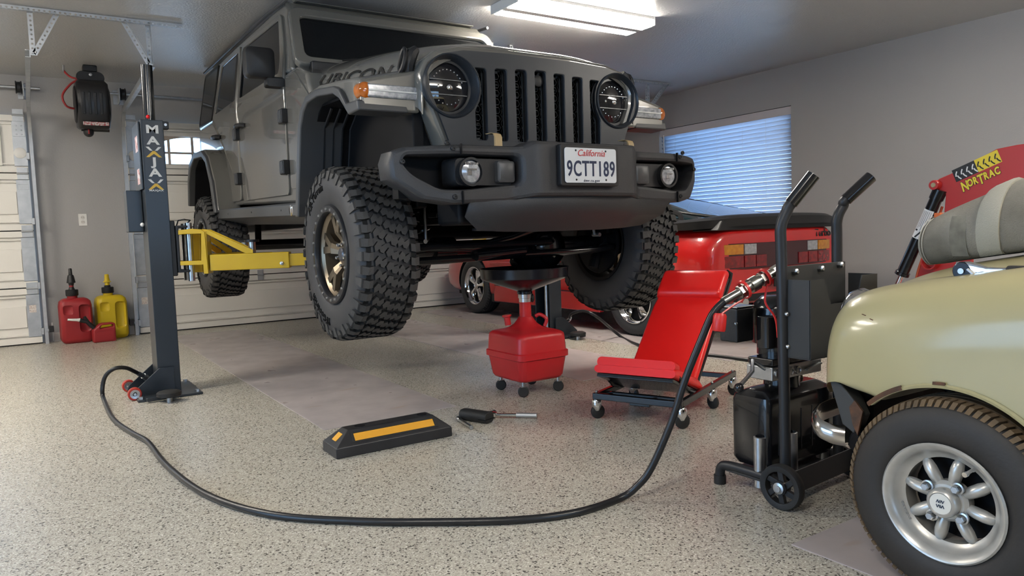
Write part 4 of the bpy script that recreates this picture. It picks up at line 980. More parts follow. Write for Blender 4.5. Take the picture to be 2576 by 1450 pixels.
G().tube([loc[0]+Vector((.012,.01,-.012)), loc[0].lerp(loc[1], .7)], .0135, 10).obj('crimp_sleeve', M_steel, h)
G().tube([loc[0]+Vector((.03,.02,-.03)), loc[0]+Vector((.005,.005,-.006))], .018, 6).obj('end_nut', M_steel, h)
c0 = Vector(P(1822,758,1,1.553))-H0; c1 = Vector(P(1958,679,1,1.50))-H0; ax_ = c1-c0
def seg(a, b_, r, name, m, n=14, r2=None): return G().cyl(c0+ax_*a, c0+ax_*b_, r, r2, n).obj(name, m, h)
M_coup = mat('coupler_steel', (.42,.41,.38), .28, 1., var=(40,.25,(.25,.24,.22)))
seg(-.02,.27,.0135,'crimp_sleeve',M_coup); seg(.27,.40,.021,'coupler_nut',M_coup,6); seg(.40,.47,.017,'coupler_body',M_coup); seg(.47,.60,.024,'coupler_sleeve',M_coup,20); seg(.60,.66,.019,'coupler_body',M_coup); seg(.66,.80,.0235,'coupler_nut',M_coup,6); seg(.80,.90,.016,'coupler_body',M_coup); seg(.90,1.05,.02,'elbow_nut',M_coup,6)
for k in (.36, .74):
    p = c0+ax_*k; M_ = mat('red_dust_cap', (.5,.02,.018), .35)
    G().lathe([(.026,-.004),(.031,-.004),(.031,.004),(.026,.004),(.026,-.004)], p, ax_, 18).obj('dust_ring', M_, h)
p = c0+ax_*.35
q1 = Vector(P(1810,810,1,1.55))-H0
G().tube(catmull([p+Vector((0,0,-.03)), (p+q1)/2+Vector((.008,0,0)), q1+Vector((0,0,.02))], 5), .003, 6).obj('cap_strap', MATS['red_dust_cap'], h)
G().lathe([(0,-.030),(.018,-.030),(.021,-.024),(.021,.018),(.017,.026),(0,.027)], q1, (.15,0,1), 14).obj('dust_cap', MATS['red_dust_cap'], h)
h2 = thing('hydraulic_hose', 'dark hydraulic hose curving from the far lift column past the red creeper', 'hose', (3.6, 4.2, 0))
H1 = Vector(h2.location)
pts = [(3.785,4.98,.10),(3.80,4.93,.135)] + [tuple(P(px,py,1,y)) for px, py, y in ((1438,790,4.75),(1470,783,4.55),(1505,800,4.45))] + [tuple(P(px,py,2,.012)) for px, py in ((1560,846),(1600,866),(1650,880),(1720,889),(1800,896),(1850,902),(1895,907),(1960,910),(2020,915),(2060,930))]
G().tube(catmull([Vector(p)-H1 for p in pts], 6), .0118, 10).obj('hose_line', M_hose, h2)
G().tube([Vector(pts[0])-H1, Vector(pts[1])-H1, Vector(pts[1]).lerp(Vector(pts[2]),.3)-H1], .015, 10).obj('crimp_sleeve', M_steel, h2)
# ================================================================ pump cart
M_cart = mat('cart_black_tube', (.022,.023,.026), .40, .2)
M_tray = mat('tray_black_sheet', (.030,.031,.031), .42)
cart = thing('pump_cart', 'black two-wheeled hydraulic pump cart with upright handles beside the cream car', 'pump cart', (2.0, 1.5, 0))
CO = Vector((2.0, 1.5, 0)); L_ = lambda p: Vector(p)-CO
def handle(pts, end):
    o = G().tube([L_(p) for p in catmull(pts, 6)], .0175, 14).obj('handle_tube', M_cart, cart)
    a, b_ = L_(pts[-2]), L_(pts[-1])
    G().cyl(a.lerp(b_, .0), b_+(b_-a)*.02, .0205, n=16).obj('grip', M_blackgloss, o)
    G().cyl(b_+(b_-a)*.02, b_+(b_-a)*.03, .017, n=14).obj('grip_end', M_steel, o)
handle([(1.972,1.452,.055),(1.966,1.450,.35),(1.955,1.449,.78),(1.951,1.447,.875),(1.965,1.435,.925),tuple(P(1990,512,1,1.425)),tuple(P(2046,441,1,1.375))], 1)
handle([(2.300,1.478,.055),(2.292,1.476,.35),(2.286,1.474,.80),(2.284,1.472,.893),(2.30,1.46,.94),tuple(P(2128,503,1,1.45)),tuple(P(2190,446,1,1.40))], 1)
# wheels
def cart_wheel(c):
    w = G().lathe([(.010,-.014),(.022,-.016),(.022,.016),(.010,.014)], (0,0,0), (.997,.08,0), 20)
    o = w.obj('wheel', M_black, cart); o.location = L_(c)
    ax2 = Vector((.997,.08,0))
    G().lathe([(.050,-.014),(.054,-.016),(.067,-.016),(.071,-.010),(.071,.010),(.067,.016),(.054,.016),(.050,.014),(.050,-.014)], (0,0,0), ax2, 36).obj('tyre', M_rubber, o)
    g = G(); u = ax2.cross(Vector((0,0,1))).normalized(); v_ = Vector((0,0,1))
    for i in range(6):
        a = rad(60*i+12); g.bar(u*math.cos(a)*.014+v_*math.sin(a)*.014, u*math.cos(a+.4)*.052+v_*math.sin(a+.4)*.052, .018, .016, ax2)
    g.obj('wheel_spokes', M_black, o, bevel=.002)
    G().lathe([(.018,.016),(.018,.022),(.010,.024),(.010,.028),(0,.028)], (0,0,0), -ax2, 16).obj('hub_cap', M_steel, o)
cart_wheel((1.900,1.412,.071)); cart_wheel((2.345,1.452,.071))
G().cyl(L_((1.88,1.412,.071)), L_((2.36,1.452,.071)), .008, n=10).obj('axle', M_cart, cart)
G().bar(L_((1.955,1.405,.075)), L_((2.305,1.433,.075)), .006, .075).obj('cross_plate', M_cart, cart, bevel=.002)
for s_, x in ((1,1.945),(2,2.325)):
    G().tube([L_(p) for p in catmull([(x,1.44,.068),(x,1.56,.070),(x-.006,1.655,.070),(x-.008,1.685,.055),(x-.008,1.69,.012)], 6)], .0165, 12).obj('foot_tube', M_cart, cart)
    G().cyl(L_((x-.008,1.69,0)), L_((x-.008,1.69,.03)), .0205, n=14).obj('foot_cap', M_rubber, cart)
G().box(1.93-2, 2.34-2, 1.50-1.5, 1.66-1.5, .052, .06).obj('toe_plate', M_cart, cart, bevel=.002)
# tray
G().box(1.975-2, 2.30-2, 1.452-1.5, 1.458-1.5, .46, .752).obj('back_plate', M_tray, cart, bevel=.001)
tr_ = G().prism([(L_(p).x, p[2]) for p in ((1.962,0,.47),(2.32,0,.47),(2.32,0,.712),(2.235,0,.712),(2.205,0,.632),(2.065,0,.632),(2.03,0,.712),(1.962,0,.712))], 1, 1.352-1.5, 1.356-1.5).obj('tray_front', M_tray, cart, smooth=0)
for x in (1.962, 2.316):
    G().box(x-2, x+.004-2, 1.354-1.5, 1.452-1.5, .47, .712).obj('tray_side', M_tray, cart, smooth=0)
G().box(1.962-2, 2.32-2, 1.354-1.5, 1.452-1.5, .467, .471).obj('tray_floor', M_tray, cart, smooth=0)
for x, z in ((2.02,.733),(2.155,.735),(2.262,.742)):
    G().lathe([(.011,0),(.011,.012),(.006,.016),(0,.016)], L_((x,1.452,z)), (0,-1,0), 6).obj('tray_bolt', M_steel, cart)
for x, z in ((1.955,.605),(1.960,.502)):
    G().sph(L_((x,1.431,z)), .008, 8, 6).obj('tube_rivet', M_steel, cart)
# pump unit: tank, manifold, motor
tank = G().loft([[(x-2, y-1.5, z) for x, y in rrect(1.955+d, 2.315-d, 1.50+d, 1.655-d, .02, 3)] for z, d in ((.085,.010),(.105,0),(.30,0),(.318,.004),(.335,.03),(.34,.04))]).obj('oil_tank', M_blackgloss, cart)
g = G()
for x in (2.0, 2.06, 2.12, 2.18): g.box(x-2, x+.004-2, -.002, .002, .13, .27)
g.obj('tank_ribs', M_black, tank, bevel=.001)
G().cyl(L_((2.135,1.585,.33)), L_((2.135,1.585,.372)), .060, n=24).obj('tank_neck', M_blackgloss, cart)
mf = G().cbox(L_((2.13,1.57,.395)), (.265,.105,.046)).obj('manifold', M_steel, cart, bevel=.004)
G().cbox(L_((2.13,1.57,.432)), (.255,.10,.024)).obj('pump_flange', M_blackgloss, cart, bevel=.004)
for x, r in ((2.022,.016),(2.052,.012),(2.085,.018),(2.125,.014)):
    b_ = G().lathe([(r,0),(r,.008),(r*.6,.010),(r*.5,.006),(0,.006)], L_((x,1.5175,.395)), (0,-1,0), 6 if r > .017 else 16).obj('manifold_plug', M_steel, cart)
G().tube([L_(p) for p in ((2.01,1.55,.405),tuple(P(1893,908,1,1.54)),tuple(P(1893,935,1,1.53)),tuple(P(1864,968,1,1.51)))], .0065, 8).obj('release_lever', M_steel, cart)
G().sph(L_(P(1859,976,1,1.508)), .015, 12, 8).obj('lever_knob', M_blackgloss, cart)
mt = G().lathe([(.072,.44),(.072,.475),(.086,.48),(.088,.50),(.088,.585),(.086,.592),(.086,.60),(.080,.618),(.055,.640),(0,.642)], L_((2.14,1.60,0)), (0,0,1), 30).obj('motor', M_blackgloss, cart)
G().loft([[(x-2, y-1.5, z) for x, y in rrect(2.005, 2.065, 1.535, 1.595, .02, 4)] for z in (.475,.582)]).obj('capacitor', M_blackgloss, mt, bevel=.004)
G().lathe([(.016,0),(.016,.008),(.010,.010),(.010,.004),(0,.004)], L_((2.115,1.514,.535)), (0,-1,0), 16).obj('port_plug', MATS['red_dust_cap'], mt)
G().box(1.945-2, 2.03-2, 1.615-1.5, 1.69-1.5, .495, .61).obj('switch_box', M_black, mt, bevel=.006)
G().box(1.943-2, 2.032-2, 1.613-1.5, 1.692-1.5, .611, .616).obj('switch_lid', M_steel, mt, bevel=.002)
G().sph(L_((1.945,1.62,.56)), .006, 8, 6).obj('lid_screw', M_steel, mt)
for x, y in ((2.085,1.532),(2.20,1.54)): G().sph(L_((x,y,.602)), .006, 8, 6).obj('motor_screw', M_steel, mt)
G().tube([L_(p) for p in catmull([tuple(P(1932,715,1,1.50)),tuple(P(1925,760,1,1.50)),tuple(P(1950,800,1,1.48)),tuple(P(1957,850,1,1.47))], 6)], .0035, 6).obj('cap_strap', MATS['red_dust_cap'], cart)
G().tube([L_(p) for p in catmull([(2.165,1.60,.40),(2.23,1.59,.375),(2.27,1.60,.30),(2.25,1.63,.22),(2.18,1.68,.19),(2.12,1.70,.15)], 8)], .0065, 8).obj('return_line', mat('clear_tube', (.30,.26,.19), .2, .3), cart)
G().bar(L_((2.0,1.515,.39)) + Vector((.165,-.006,.0)), L_((2.0,1.515,.395)) + Vector((.245,-.006,.01)), .006, .012, (0,1,0)).obj('spanner', M_steel, cart, bevel=.001)
for k, (x, y) in enumerate(((1.955,1.535),(2.06,1.495),(2.285,1.53),(2.31,1.60))):
    t_ = G().lathe([(.019,0),(.0215,.002),(.0215,.168),(.017,.170),(.017,.06),(0,.06)], (0,0,0), (0,0,1), 24).obj('adapter_sleeve', M_steel, cart)
    t_.location = L_((x,y,.025 if k == 0 else .03))
# ================================================================ oil drain
M_redp2 = mat('red_polyethylene', (.50,.018,.022), .36, bump=(40,.06))
M_blkpl = mat('gloss_black_plastic', (.010,.010,.013), .22)
dr = thing('oil_drain', 'red rolling oil drain tank with wide black funnel under the car', 'oil drain', (2.29, 3.37, 0))
b_ = .166
rows = []
for z, d, r in ((.078,.045,.03),(.085,.030,.04),(.10,.020,.045),(.20,.006,.05),(.205,-.004,.05),(.235,-.004,.05),(.240,.004,.05),(.315,.008,.05),(.330,.011,.05),(.341,.022,.05),(.348,.042,.045),(.354,.066,.045),(.364,.090,.045),(.380,.108,.045),(.402,.123,.036),(.42,.131,.034)):
    rows.append([(x, y, z) for x, y in rrect(-b_+d, b_-d, -.184+d*1.1, .184-d*1.1, max(.02, r*.9 if d < .06 else min(r, b_-d-.001)), 5)])
body = G().loft(rows).obj('tank', M_redp2, dr, smooth=45)
G().cyl((0,0,.41), (0,0,.505), .033, n=24).obj('neck', M_redp2, body)
G().lathe([(.018,0),(.018,.045),(.026,.048),(.026,.058),(0,.058)], (-.085,.05,.375), (-.1,.05,1), 16).obj('fill_cap', M_redp2, body)
G().tube(catmull([(.075,-.075,.365),(.085,-.08,.405),(.06,-.055,.43),(.045,-.035,.42)], 6), .010, 10).obj('carry_handle', M_redp2, body)
G().lathe([(.030,.50),(.034,.502),(.034,.522),(.038,.524),(.038,.545),(.031,.548)], (0,0,0), (0,0,1), 26).obj('clamp_collar', mat('brushed_alloy', (.6,.6,.6), .3, 1.), dr)
G().cyl((.046,0,.515), (.046,0,.585), .005, n=8).obj('clamp_lever', M_steel, dr)
G().sph((.042,-.01,.52), (.012,.014,.025), 10, 8).obj('clamp_cam', M_black, dr)
fn = G().lathe([(.030,.545),(.042,.548),(.042,.556),(.040,.562),(.235,.632),(.243,.640),(.246,.690),(.250,.693),(.244,.694),(.240,.645),(.232,.638),(.038,.568),(.028,.562)], (0,0,0), (0,0,1), 56).obj('funnel', M_blkpl, dr)
for x, y in ((-.105,.115),(-.115,-.125),(.118,-.128),(.11,.12)):
    c = G().lathe([(0,-.011),(.024,-.011),(.030,-.006),(.030,.006),(.024,.011),(0,.011)], (x,y,.030), (.5,.86,0), 20).obj('caster', M_rubber, dr)
    G().cyl((x,y,.058), (x,y,.082), .010, n=10).box(x-.016, x+.016, y-.014, y+.014, .056, .060).obj('caster_stem', M_steel, c)
    G().lathe([(0,.012),(.010,.0125),(.012,.0112)], (x,y,.030), (.5,.86,0), 12).obj('caster_axle', M_steel, c)
# ================================================================ creeper seat
M_vin = mat('red_vinyl', (.74,.014,.012), .30, bump=(14,.12,2))
cr = thing('mechanic_creeper', 'red padded folding mechanic creeper set up as a seat', 'creeper', (2.25, 2.44, 0), rad(23))
zr = .112
fr_c = G().bar((0,-.205,zr), (0,.205,zr), .026, .03, ext=.013).obj('front_rail', M_blackgloss, cr, bevel=.004)
for s_ in (-1, 1):
    G().bar((0,s_*.205,zr), (.78,s_*.205,zr), .026, .03).obj('side_rail', M_blackgloss, cr, bevel=.004)
    for x in (.0, .41, .735):
        k = .18 if s_ < 0 else .212
        c = G().lathe([(0,-.011),(.026,-.011),(.034,-.006),(.034,.006),(.026,.011),(0,.011)], (x+.02,s_*.208,.034), (.6,.8 if x < .3 else -.3,0), 22).obj('caster', M_rubber, cr)
        G().lathe([(.017,.098),(.024,.088),(.022,.060),(.012,.04)], (x+.012,s_*.208,0), (0,0,1), 14).obj('caster_fork', M_chrome, c)
        G().sph((x+.012,s_*.208,.130), .007, 8, 6).obj('caster_nut', M_steel, c)
    # back frame tube and seat link
    G().tube([(.30,s_*.165,.120),(.84,s_*.172,.600),(.86,s_*.172,.628),(.85,s_*.150,.645)], .011, 8).obj('back_frame', M_blackgloss, cr)
    G().tube([(.02,s_*.19,.235),(.15,s_*.19,.14),(.22,s_*.195,.118)], .010, 8).obj('seat_link', M_blackgloss, cr)
G().bar((.09,-.2,zr-.004), (.09,.2,zr-.004), .024, .02).obj('cross_rail', M_blackgloss, cr, bevel=.003)
G().bar((.70,-.2,zr), (.70,.2,zr), .024, .024).obj('cross_rail', M_blackgloss, cr, bevel=.003)
G().bar((.555,-.17,.345), (.555,.17,.345), .02, .02).obj('back_cross', M_blackgloss, cr, bevel=.003)
G().box(.03, .13, -.05, .05, .075, .112).obj('latch_plate', M_blackgloss, cr, bevel=.004)
def pad(name, L, w, th, M_, m=M_vin, puff=.012, parent=cr):
    rows = []
    for i in range(9):
        u = i/8; e = 1-abs(2*u-1)**8
        ring = []
        for x, z in rrect(-w/2, w/2, 0, th, min(.022, th*.45), 4):
            pf = puff*(1-(2*x/w)**4)*e if z > th/2 else 0
            ring.append(M_ @ Vector((u*L, x*(.985+.015*e), z*(.75+.25*e)+pf)))
        rows.append(ring)
    return G().loft(rows).obj(name, m, parent, smooth=60)
seat_M = Matrix.Translation((-.03,0,.232)) @ Matrix.Rotation(rad(20), 4, 'Y')
sp_ = pad('seat_pad', .36, .40, .048, seat_M)
G(seat_M).box(.01, .35, -.185, .185, -.018, -.001).obj('seat_board', M_blackgloss, sp_, bevel=.003)
G(seat_M).loft([[(x,y,z) for y, z in rrect(-.19, .19, .03, .075, .02, 3)] for x in (.005,.03,.06)]).obj('seat_roll', M_vin, sp_, smooth=60)
bk_M = Matrix.Translation((.285,0,.115)) @ Matrix.Rotation(rad(-42.5), 4, 'Y')
bp2 = pad('back_pad', .56, .35, .040, bk_M)
G(bk_M).box(0, .74, -.165, .165, -.014, -.001).obj('back_board', M_blackgloss, bp2, bevel=.003)
pad('head_pad', .185, .35, .062, bk_M @ Matrix.Translation((.56,0,0)))
# ================================================================ wheel stop
M_amb = mat('amber_reflector_tape', (.72,.34,.02), .5, bump=(400,.3))
ws = thing('wheel_stop', 'black rubber wheel stop with amber reflective strip on the floor', 'wheel stop', (1.241, 2.905, 0))
Lh = .265; prof = lambda k: [(-.082*1,0),(.082,0),(.082,.038),(.040,.098),(-.040,.098),(-.082,.038)]
rows = []
for x, f_ in ((-Lh,0),(-Lh,0),(-Lh+.075,1),(Lh-.075,1),(Lh,0)):
    pass
g = G()
base = [(-Lh,-.083),(Lh,-.083),(Lh,.083),(-Lh,.083)]
top = [(-Lh+.07,-.034),(Lh-.07,-.034),(Lh-.07,.034),(-Lh+.07,.034)]
vs = [(x,y,0) for x, y in base] + [(x,y,.042) for x, y in base] + [(x,y,.100) for x, y in top]
g.add(vs, [(3,2,1,0)] + [(i,(i+1)%4,4+(i+1)%4,4+i) for i in range(4)] + [(4+i,4+(i+1)%4,8+(i+1)%4,8+i) for i in range(4)] + [(8,9,10,11)])
g.obj('rubber_block', mat('worn_black_rubber', (.012,.012,.014), .36, bump=(60,.15), var=(8,.3,(.022,.022,.024))), ws, bevel=.004)
n_ = Vector((0,-.058,.049)).normalized(); up_ = Vector((0,.049,.058)).normalized(); mid = Vector((0,-.0585,.071)) + Vector((0,-.058,.049)).normalized()*.0008
mid = Vector((0,-.0585,.071)); nn = Vector((0,-.058,.049)).normalized()
Mx = frame(mid, (1,0,0), up_)
g = G(); g.mesh(plate([rrect(-.19,.205,-.024,.024,.006), rrect(-.178,.188,-.018,.018,.003)], .005, .001), Mx).obj('strip_frame', M_rubber, ws)
g = G(); g.mesh(plate([[(-.178,-.0165),(.186,-.0165),(.186,.0165),(-.178,.0165)]], .002), Mx @ Matrix.Translation((0,0,.0012))).obj('reflective_strip', M_amb, ws, smooth=0)
Me = frame((-Lh+.035,-.004,.071), (0,-1,0), (.07,0,.058))
g = G(); g.mesh(plate([rrect(-.022,.022,-.020,.020,.003)], .002), Me @ Matrix.Translation((0,0,.001))).obj('reflective_patch', M_amb, ws, smooth=0)
for x in (-.13, .16):
    G().lathe([(.022,0),(.022,.0015),(.014,.0015),(.013,0)], (x,.0,.0995), (0,0,1), 20).lathe([(0,.0005),(.0135,.0005)], (x,.0,.0998), (0,0,1), 18).obj('bolt_hole', M_pit, ws)
# ================================================================ tools on the floor
e = G().cyl((-.105,0,.010), (.06,0,.0095), .0095, n=12).lathe([(0,0),(.011,0),(.012,.004),(.012,.022),(.009,.028)], (-.125,0,.012), (1,0,-.01), 14).obj('socket_extension', M_steel)
p0_, p1_ = P(1158,1057,2,.012), P(1192,1079,2,.012); e.location = ((p0_+p1_)/2).to_2d().to_3d(); e.rotation_euler.z = math.atan2(p1_.y-p0_.y, p1_.x-p0_.x)
tag(e, 'slim chrome socket extension bar lying on the floor', 'tool')
t = thing('rubber_block', 'black rounded rubber block lying between the two chrome tools', 'block', (1.722, 2.975, 0), rad(-70))
G().loft([[(x, y, z) for y, z in rrect(-.034, .034, 0, .052, .022, 4)] for x in (-.085,-.075,.07,.078)]).obj('block_body', M_rubber, t, bevel=.004)
G().box(.035, .0795, -.035, .035, .018, .022).obj('block_groove', M_pit, t, smooth=0)
t = thing('ratchet_wrench', 'chrome ratchet wrench with grey handle on the floor beside the black block', 'wrench', (1.885, 2.915, 0), rad(-45))
G().cyl((-.085,0,.012), (.02,0,.014), .008, n=12).obj('shank', M_chrome, t)
G().cyl((.02,0,.014), (.12,0,.014), .0125, n=14).obj('grip', mat('satin_handle', (.5,.49,.47), .35, .7), t)
G().lathe([(0,.002),(.020,.002),(.024,.006),(.024,.024),(.018,.028),(0,.028)], (-.10,0,0), (0,0,1), 20).obj('head', M_chrome, t)
G().cyl((-.10,-.03,.016), (-.10,.045,.018), .010, n=12).obj('drive_socket', M_darkmetal, t)
# ================================================================ cans by the wall
M_redcan = mat('red_can_plastic', (.30,.018,.022), .42); M_yelcan = mat('yellow_can_plastic', (.55,.40,.012), .42)
def fuel_jug(loc, m, label, spout, lean=0):
    t = thing('fuel_jug', label, 'fuel can', loc, lean)
    w, dp, hh = .132, .105, .42
    rows = []
    for z, d in ((0,.03),(.012,.012),(.04,.0),(hh-.07,0),(hh-.03,.008),(hh-.008,.03),(hh,.05)):
        rows.append([(x,y,z) for x, y in rrect(-w+d, w-d, -dp+d*.8, dp-d*.8, max(.012,.04-d*.2), 4)])
    b = G().loft(rows).obj('jug_body', m, t, smooth=50)
    cut(b, [G().loft([[(x,y,z) for x, z in rrect(.018-d, .112+d, .10-d, .36+d, .03, 3)] for y, d in ((-.2,0),(-.085,0),(-.072,-.012))]),
            G().loft([[(x,y,z) for x, z in rrect(-.108-d, -.028+d, .27-d, .36+d, .02, 3)] for y, d in ((-.2,0),(-.095,0),(-.088,-.01))])])
    G().cyl((-.015,0,hh-.005), (-.015,0,hh+.03), .043, n=20).obj('jug_neck', m, b)
    G().lathe([(0,hh+.022),(.050,hh+.022),(.053,hh+.028),(.053,hh+.075),(.048,hh+.08),(0,hh+.08)], (-.015,0,0), (0,0,1), 24).obj('screw_cap', M_black, t)
    if spout == 'black':
        G().lathe([(.028,hh+.08),(.020,hh+.10),(.020,hh+.105)], (-.015,0,0), (0,0,1), 16).obj('spout_base', M_black, t)
        G().cyl((-.015,0,hh+.105), (-.015,0,hh+.12), .019, n=14).obj('spout_ring', m, t)
        G().lathe([(.020,hh+.12),(.024,hh+.14),(.038,hh+.145),(.034,hh+.165),(.028,hh+.20),(.024,hh+.215),(.016,hh+.22),(.014,hh+.275),(.010,hh+.28),(0,hh+.28)], (-.015,0,0), (0,0,1), 16).obj('spout', M_black, t)
    else:
        G().lathe([(.028,hh+.08),(.028,hh+.095),(.020,hh+.10)], (-.015,0,0), (0,0,1), 16).obj('spout_base', M_black, t)
        G().lathe([(.022,hh+.095),(.022,hh+.125),(.036,hh+.128),(.034,hh+.135),(.026,hh+.14),(.020,hh+.175),(.019,hh+.20),(.014,hh+.205),(0,hh+.205)], (-.015,0,0), (0,0,1), 16).obj('spout', m, t)
    return t
fuel_jug((.325,8.03,0), M_redcan, 'tall red fuel jug with black spout against the wall', 'black', rad(4))
fuel_jug((.628,8.12,0), M_yelcan, 'tall yellow fuel jug with yellow spout against the wall', 'yellow', rad(6))
t = thing('small_fuel_can', 'small red fuel can with white nozzle in front of the jugs', 'fuel can', (.535, 7.86, 0), rad(6))
lp = rpoly([(-.095,0),(.095,0),(.095,.165),(.075,.178),(-.02,.178),(-.06,.15),(-.095,.12)], .014, 3); hl_ = rpoly([(-.035,.128),(.075,.138),(.075,.160),(-.02,.160)], .01, 3)
g = G(); g.mesh(plate([lp, hl_], .095, .012), frame((0,0,0), (1,0,0), (0,0,1))); g.obj('can_body', M_redcan, t)
g = G(); g.mesh(plate([rpoly([(-.078,.015),(.078,.015),(.078,.10),(-.078,.10)], .02, 3)], .004, .0015), frame((0,-.048,0), (1,0,0), (0,0,1))); g.obj('can_panel', M_redcan, t)
G().tube([(-.075,0,.14),(-.11,0,.175),(-.15,0,.225)], [.022,.020,.016], 10).obj('nozzle_neck', M_black, t)
G().tube([(-.12,0,.19),(-.15,0,.25)], .014, 8).obj('nozzle_trigger', M_black, t)
G().tube([(-.14,0,.205),(-.19,0,.222)], .020, 10).obj('nozzle_collar', M_black, t)
G().tube([(-.185,0,.222),(-.21,0,.226),(-.285,0,.236)], [.019,.014,.010], 10).obj('nozzle', M_white, t)
# photo-eye sensors and trim at the tracks
for x, s_, lab in ((.125, 1, 'small black door sensor on the left track'), (.80, -1, 'small black door sensor beside the yellow jug')):
    t = thing('door_sensor', lab, 'sensor', (x, 8.12, .13))
    G().box(-.02, .02, -.03, .03, -.02, .035).obj('sensor_body', M_black, t, bevel=.004)
    G().box(-.045*s_ if s_ > 0 else .0, 0 if s_ > 0 else .045, -.008, .008, -.012, .012).obj('sensor_bracket', M_galv, t, smooth=0)
    G().tube([(.0,.02,0),(.01*s_,.06,.06),(.012*s_,.10,.0),(.01*s_,.13,-.12)], .003, 6).obj('sensor_wire', M_white, t)
G().box(.14, .84, YB-.014, YB, 0, .085).obj('baseboard_back', mat('trim_white', (.6,.56,.53), .5), bevel=.003)['kind'] = 'structure'
# ================================================================ hose reel
rl = thing('hose_reel', 'black retractable air hose reel hanging from the ceiling', 'hose reel', (.565, 7.62, ZC))
G().box(-.055, .055, -.05, .05, -.055, 0).obj('ceiling_mount', M_black, rl, bevel=.008)
G().loft([[(x,y,z) for x, z in rrect(-.11+d, .11-d, -.16, -.05-d*.3, .05, 4)] for y, d in ((-.03,.005),(-.02,0),(.02,0),(.03,.005))]).obj('swivel_plate', M_black, rl)
G().lathe([(.014,0),(.014,.006),(.007,.009),(0,.009)], (0,-.052,-.085), (0,-1,0), 8).obj('pivot_bolt', M_steel, rl)
Mr = Matrix.Translation((0,0,-.13)) @ Matrix.Rotation(rad(6), 4, 'X')
bd = G(Mr).loft([[(x,y,z) for x, y in rrect(-hx, hx, -hy, hy, .035, 4)] for z, hx, hy in ((0,.105,.10),(-.03,.125,.14),(-.10,.128,.17),(-.34,.128,.17),(-.41,.126,.14),(-.43,.11,.10))]).obj('reel_case', mat('reel_case_black', (.016,.016,.018), .35), rl, smooth=50)
for i in range(4): G(Mr).box(-.085+.045*i, -.062+.045*i, -.176, -.165, -.30, -.11).obj('case_rib', M_black, bd, bevel=.005)
G(Mr).box(-.09, .11, -.1735, -.169, -.395, -.365).obj('case_label', mat('reel_label', (.6,.58,.55), .5, var=(60,.1,(.35,.05,.06))), bd, smooth=0)
for s_ in (-1, 1): G(Mr).lathe([(.16,0),(.165,.006),(.15,.012),(0,.014)], (s_*.126,0,-.215), (s_,0,0), 30).obj('side_disc', M_black, bd)
G(Mr).sph((-.045,-.06,-.455), (.042,.042,.042), 14, 10).obj('hose_stop_ball', M_black, bd)
G(Mr).tube([(-.045,-.06,-.40),(-.045,-.095,-.44),(-.045,-.10,-.47)], .007, 8).obj('hose_end', mat('red_air_hose', (.35,.03,.03), .4), bd)
G(Mr).cyl((-.10,-.05,-.425), (.12,-.05,-.425), .022, n=12).obj('guide_roller', M_black, bd)
G().tube(catmull([(-.20,.05,-.005),(-.195,.05,-.05),(-.15,.02,-.105),(-.10,-.02,-.13),(-.16,-.03,-.18),(-.225,-.03,-.28),(-.20,-.03,-.37),(-.13,0,-.385)], 8), .009, 8).obj('feed_hose', MATS['red_air_hose'], rl)
G().cyl((-.20,.05,-.06), (-.20,.05,0), .011, n=8).obj('feed_fitting', M_steel, rl)
# ================================================================ garage door opener
op = thing('door_opener', 'grey garage door opener motor hung from the ceiling behind the car', 'opener', (3.48, 5.32, ZC))
G().loft([[(x,y,z) for x, y in rrect(-.14, .14, -.17, .17, .03, 4)] for z in (-.26,-.13)]).obj('opener_case', mat('opener_grey', (.45,.44,.43), .5), op, bevel=.012)
g = G()
for i in range(9): g.box(-.10+.024*i, -.092+.024*i, -.175, -.168, -.16, -.13)
g.obj('vent_slot', M_pit, op, smooth=0)['kind'] = 'stuff'
for x in (-.10, .10): perf(G(), (x, .05, -.13), (x, .05, 0), n_axis=(1,0,0)).obj('hang_strap', M_galv, op, smooth=0)
G().bar((0,.15,-.17), (0,2.7,-.12), .035, .03).obj('opener_rail', M_galv, op, bevel=.003)
G().cyl((.13,-.12,-.15), (.30,-.10,-.14), .006, n=8).obj('antenna', M_white, op)
# ================================================================ red coupe
M_cpe = mat('guards_red_paint', (.56,.012,.012), .28, coat=1., coatr=.03)
M_cblk = mat('coupe_black_trim', (.012,.012,.013), .4)
M_cgl = mat('coupe_green_glass', (.010,.030,.034), .02, spec=.8, coat=1., coatr=.0)
PX, PY = 4.985, 4.50
coupe = thing('coupe', 'red sports coupe with black rear spoiler parked by the window', 'car', (PX, PY, 0))
def carving(hw, zb, zm, zt, crown):
    """half ring in x>=0 from bottom centre to top centre"""
    return [(0,zb),(hw*.86,zb),(hw*.97,zb+.05),(hw,zb+.13),(hw*1.0,(zb+zm)/2+.06),(hw*.995,zm),(hw*.965,zm+(zt-zm)*.45),(hw*.90,zm+(zt-zm)*.8),(hw*.80,zt),(hw*.4,zt+crown*.75),(0,zt+crown)]
def ring(y, *a):
    h = carving(*a); return [(x, y, z) for x, z in h] + [(-x, y, z) for x, z in reversed(h[1:-1])]
secs = [(-.80,.70,.34,.62,.80,.01),(-.79,.765,.30,.64,.845,.012),(-.74,.815,.27,.66,.875,.02),(-.60,.845,.25,.68,.895,.025),(-.30,.865,.22,.70,.905,.03),(.0,.872,.20,.70,.90,.03),(.4,.858,.18,.70,.89,.03),(.8,.84,.17,.70,.885,.03),(1.4,.84,.17,.70,.88,.03),(1.9,.845,.17,.68,.86,.03),(2.3,.862,.17,.64,.81,.03),(2.6,.868,.18,.60,.77,.03),(3.0,.85,.20,.56,.70,.03),(3.3,.80,.22,.52,.63,.02),(3.46,.70,.26,.48,.57,.01),(3.50,.60,.30,.46,.53,.01)]
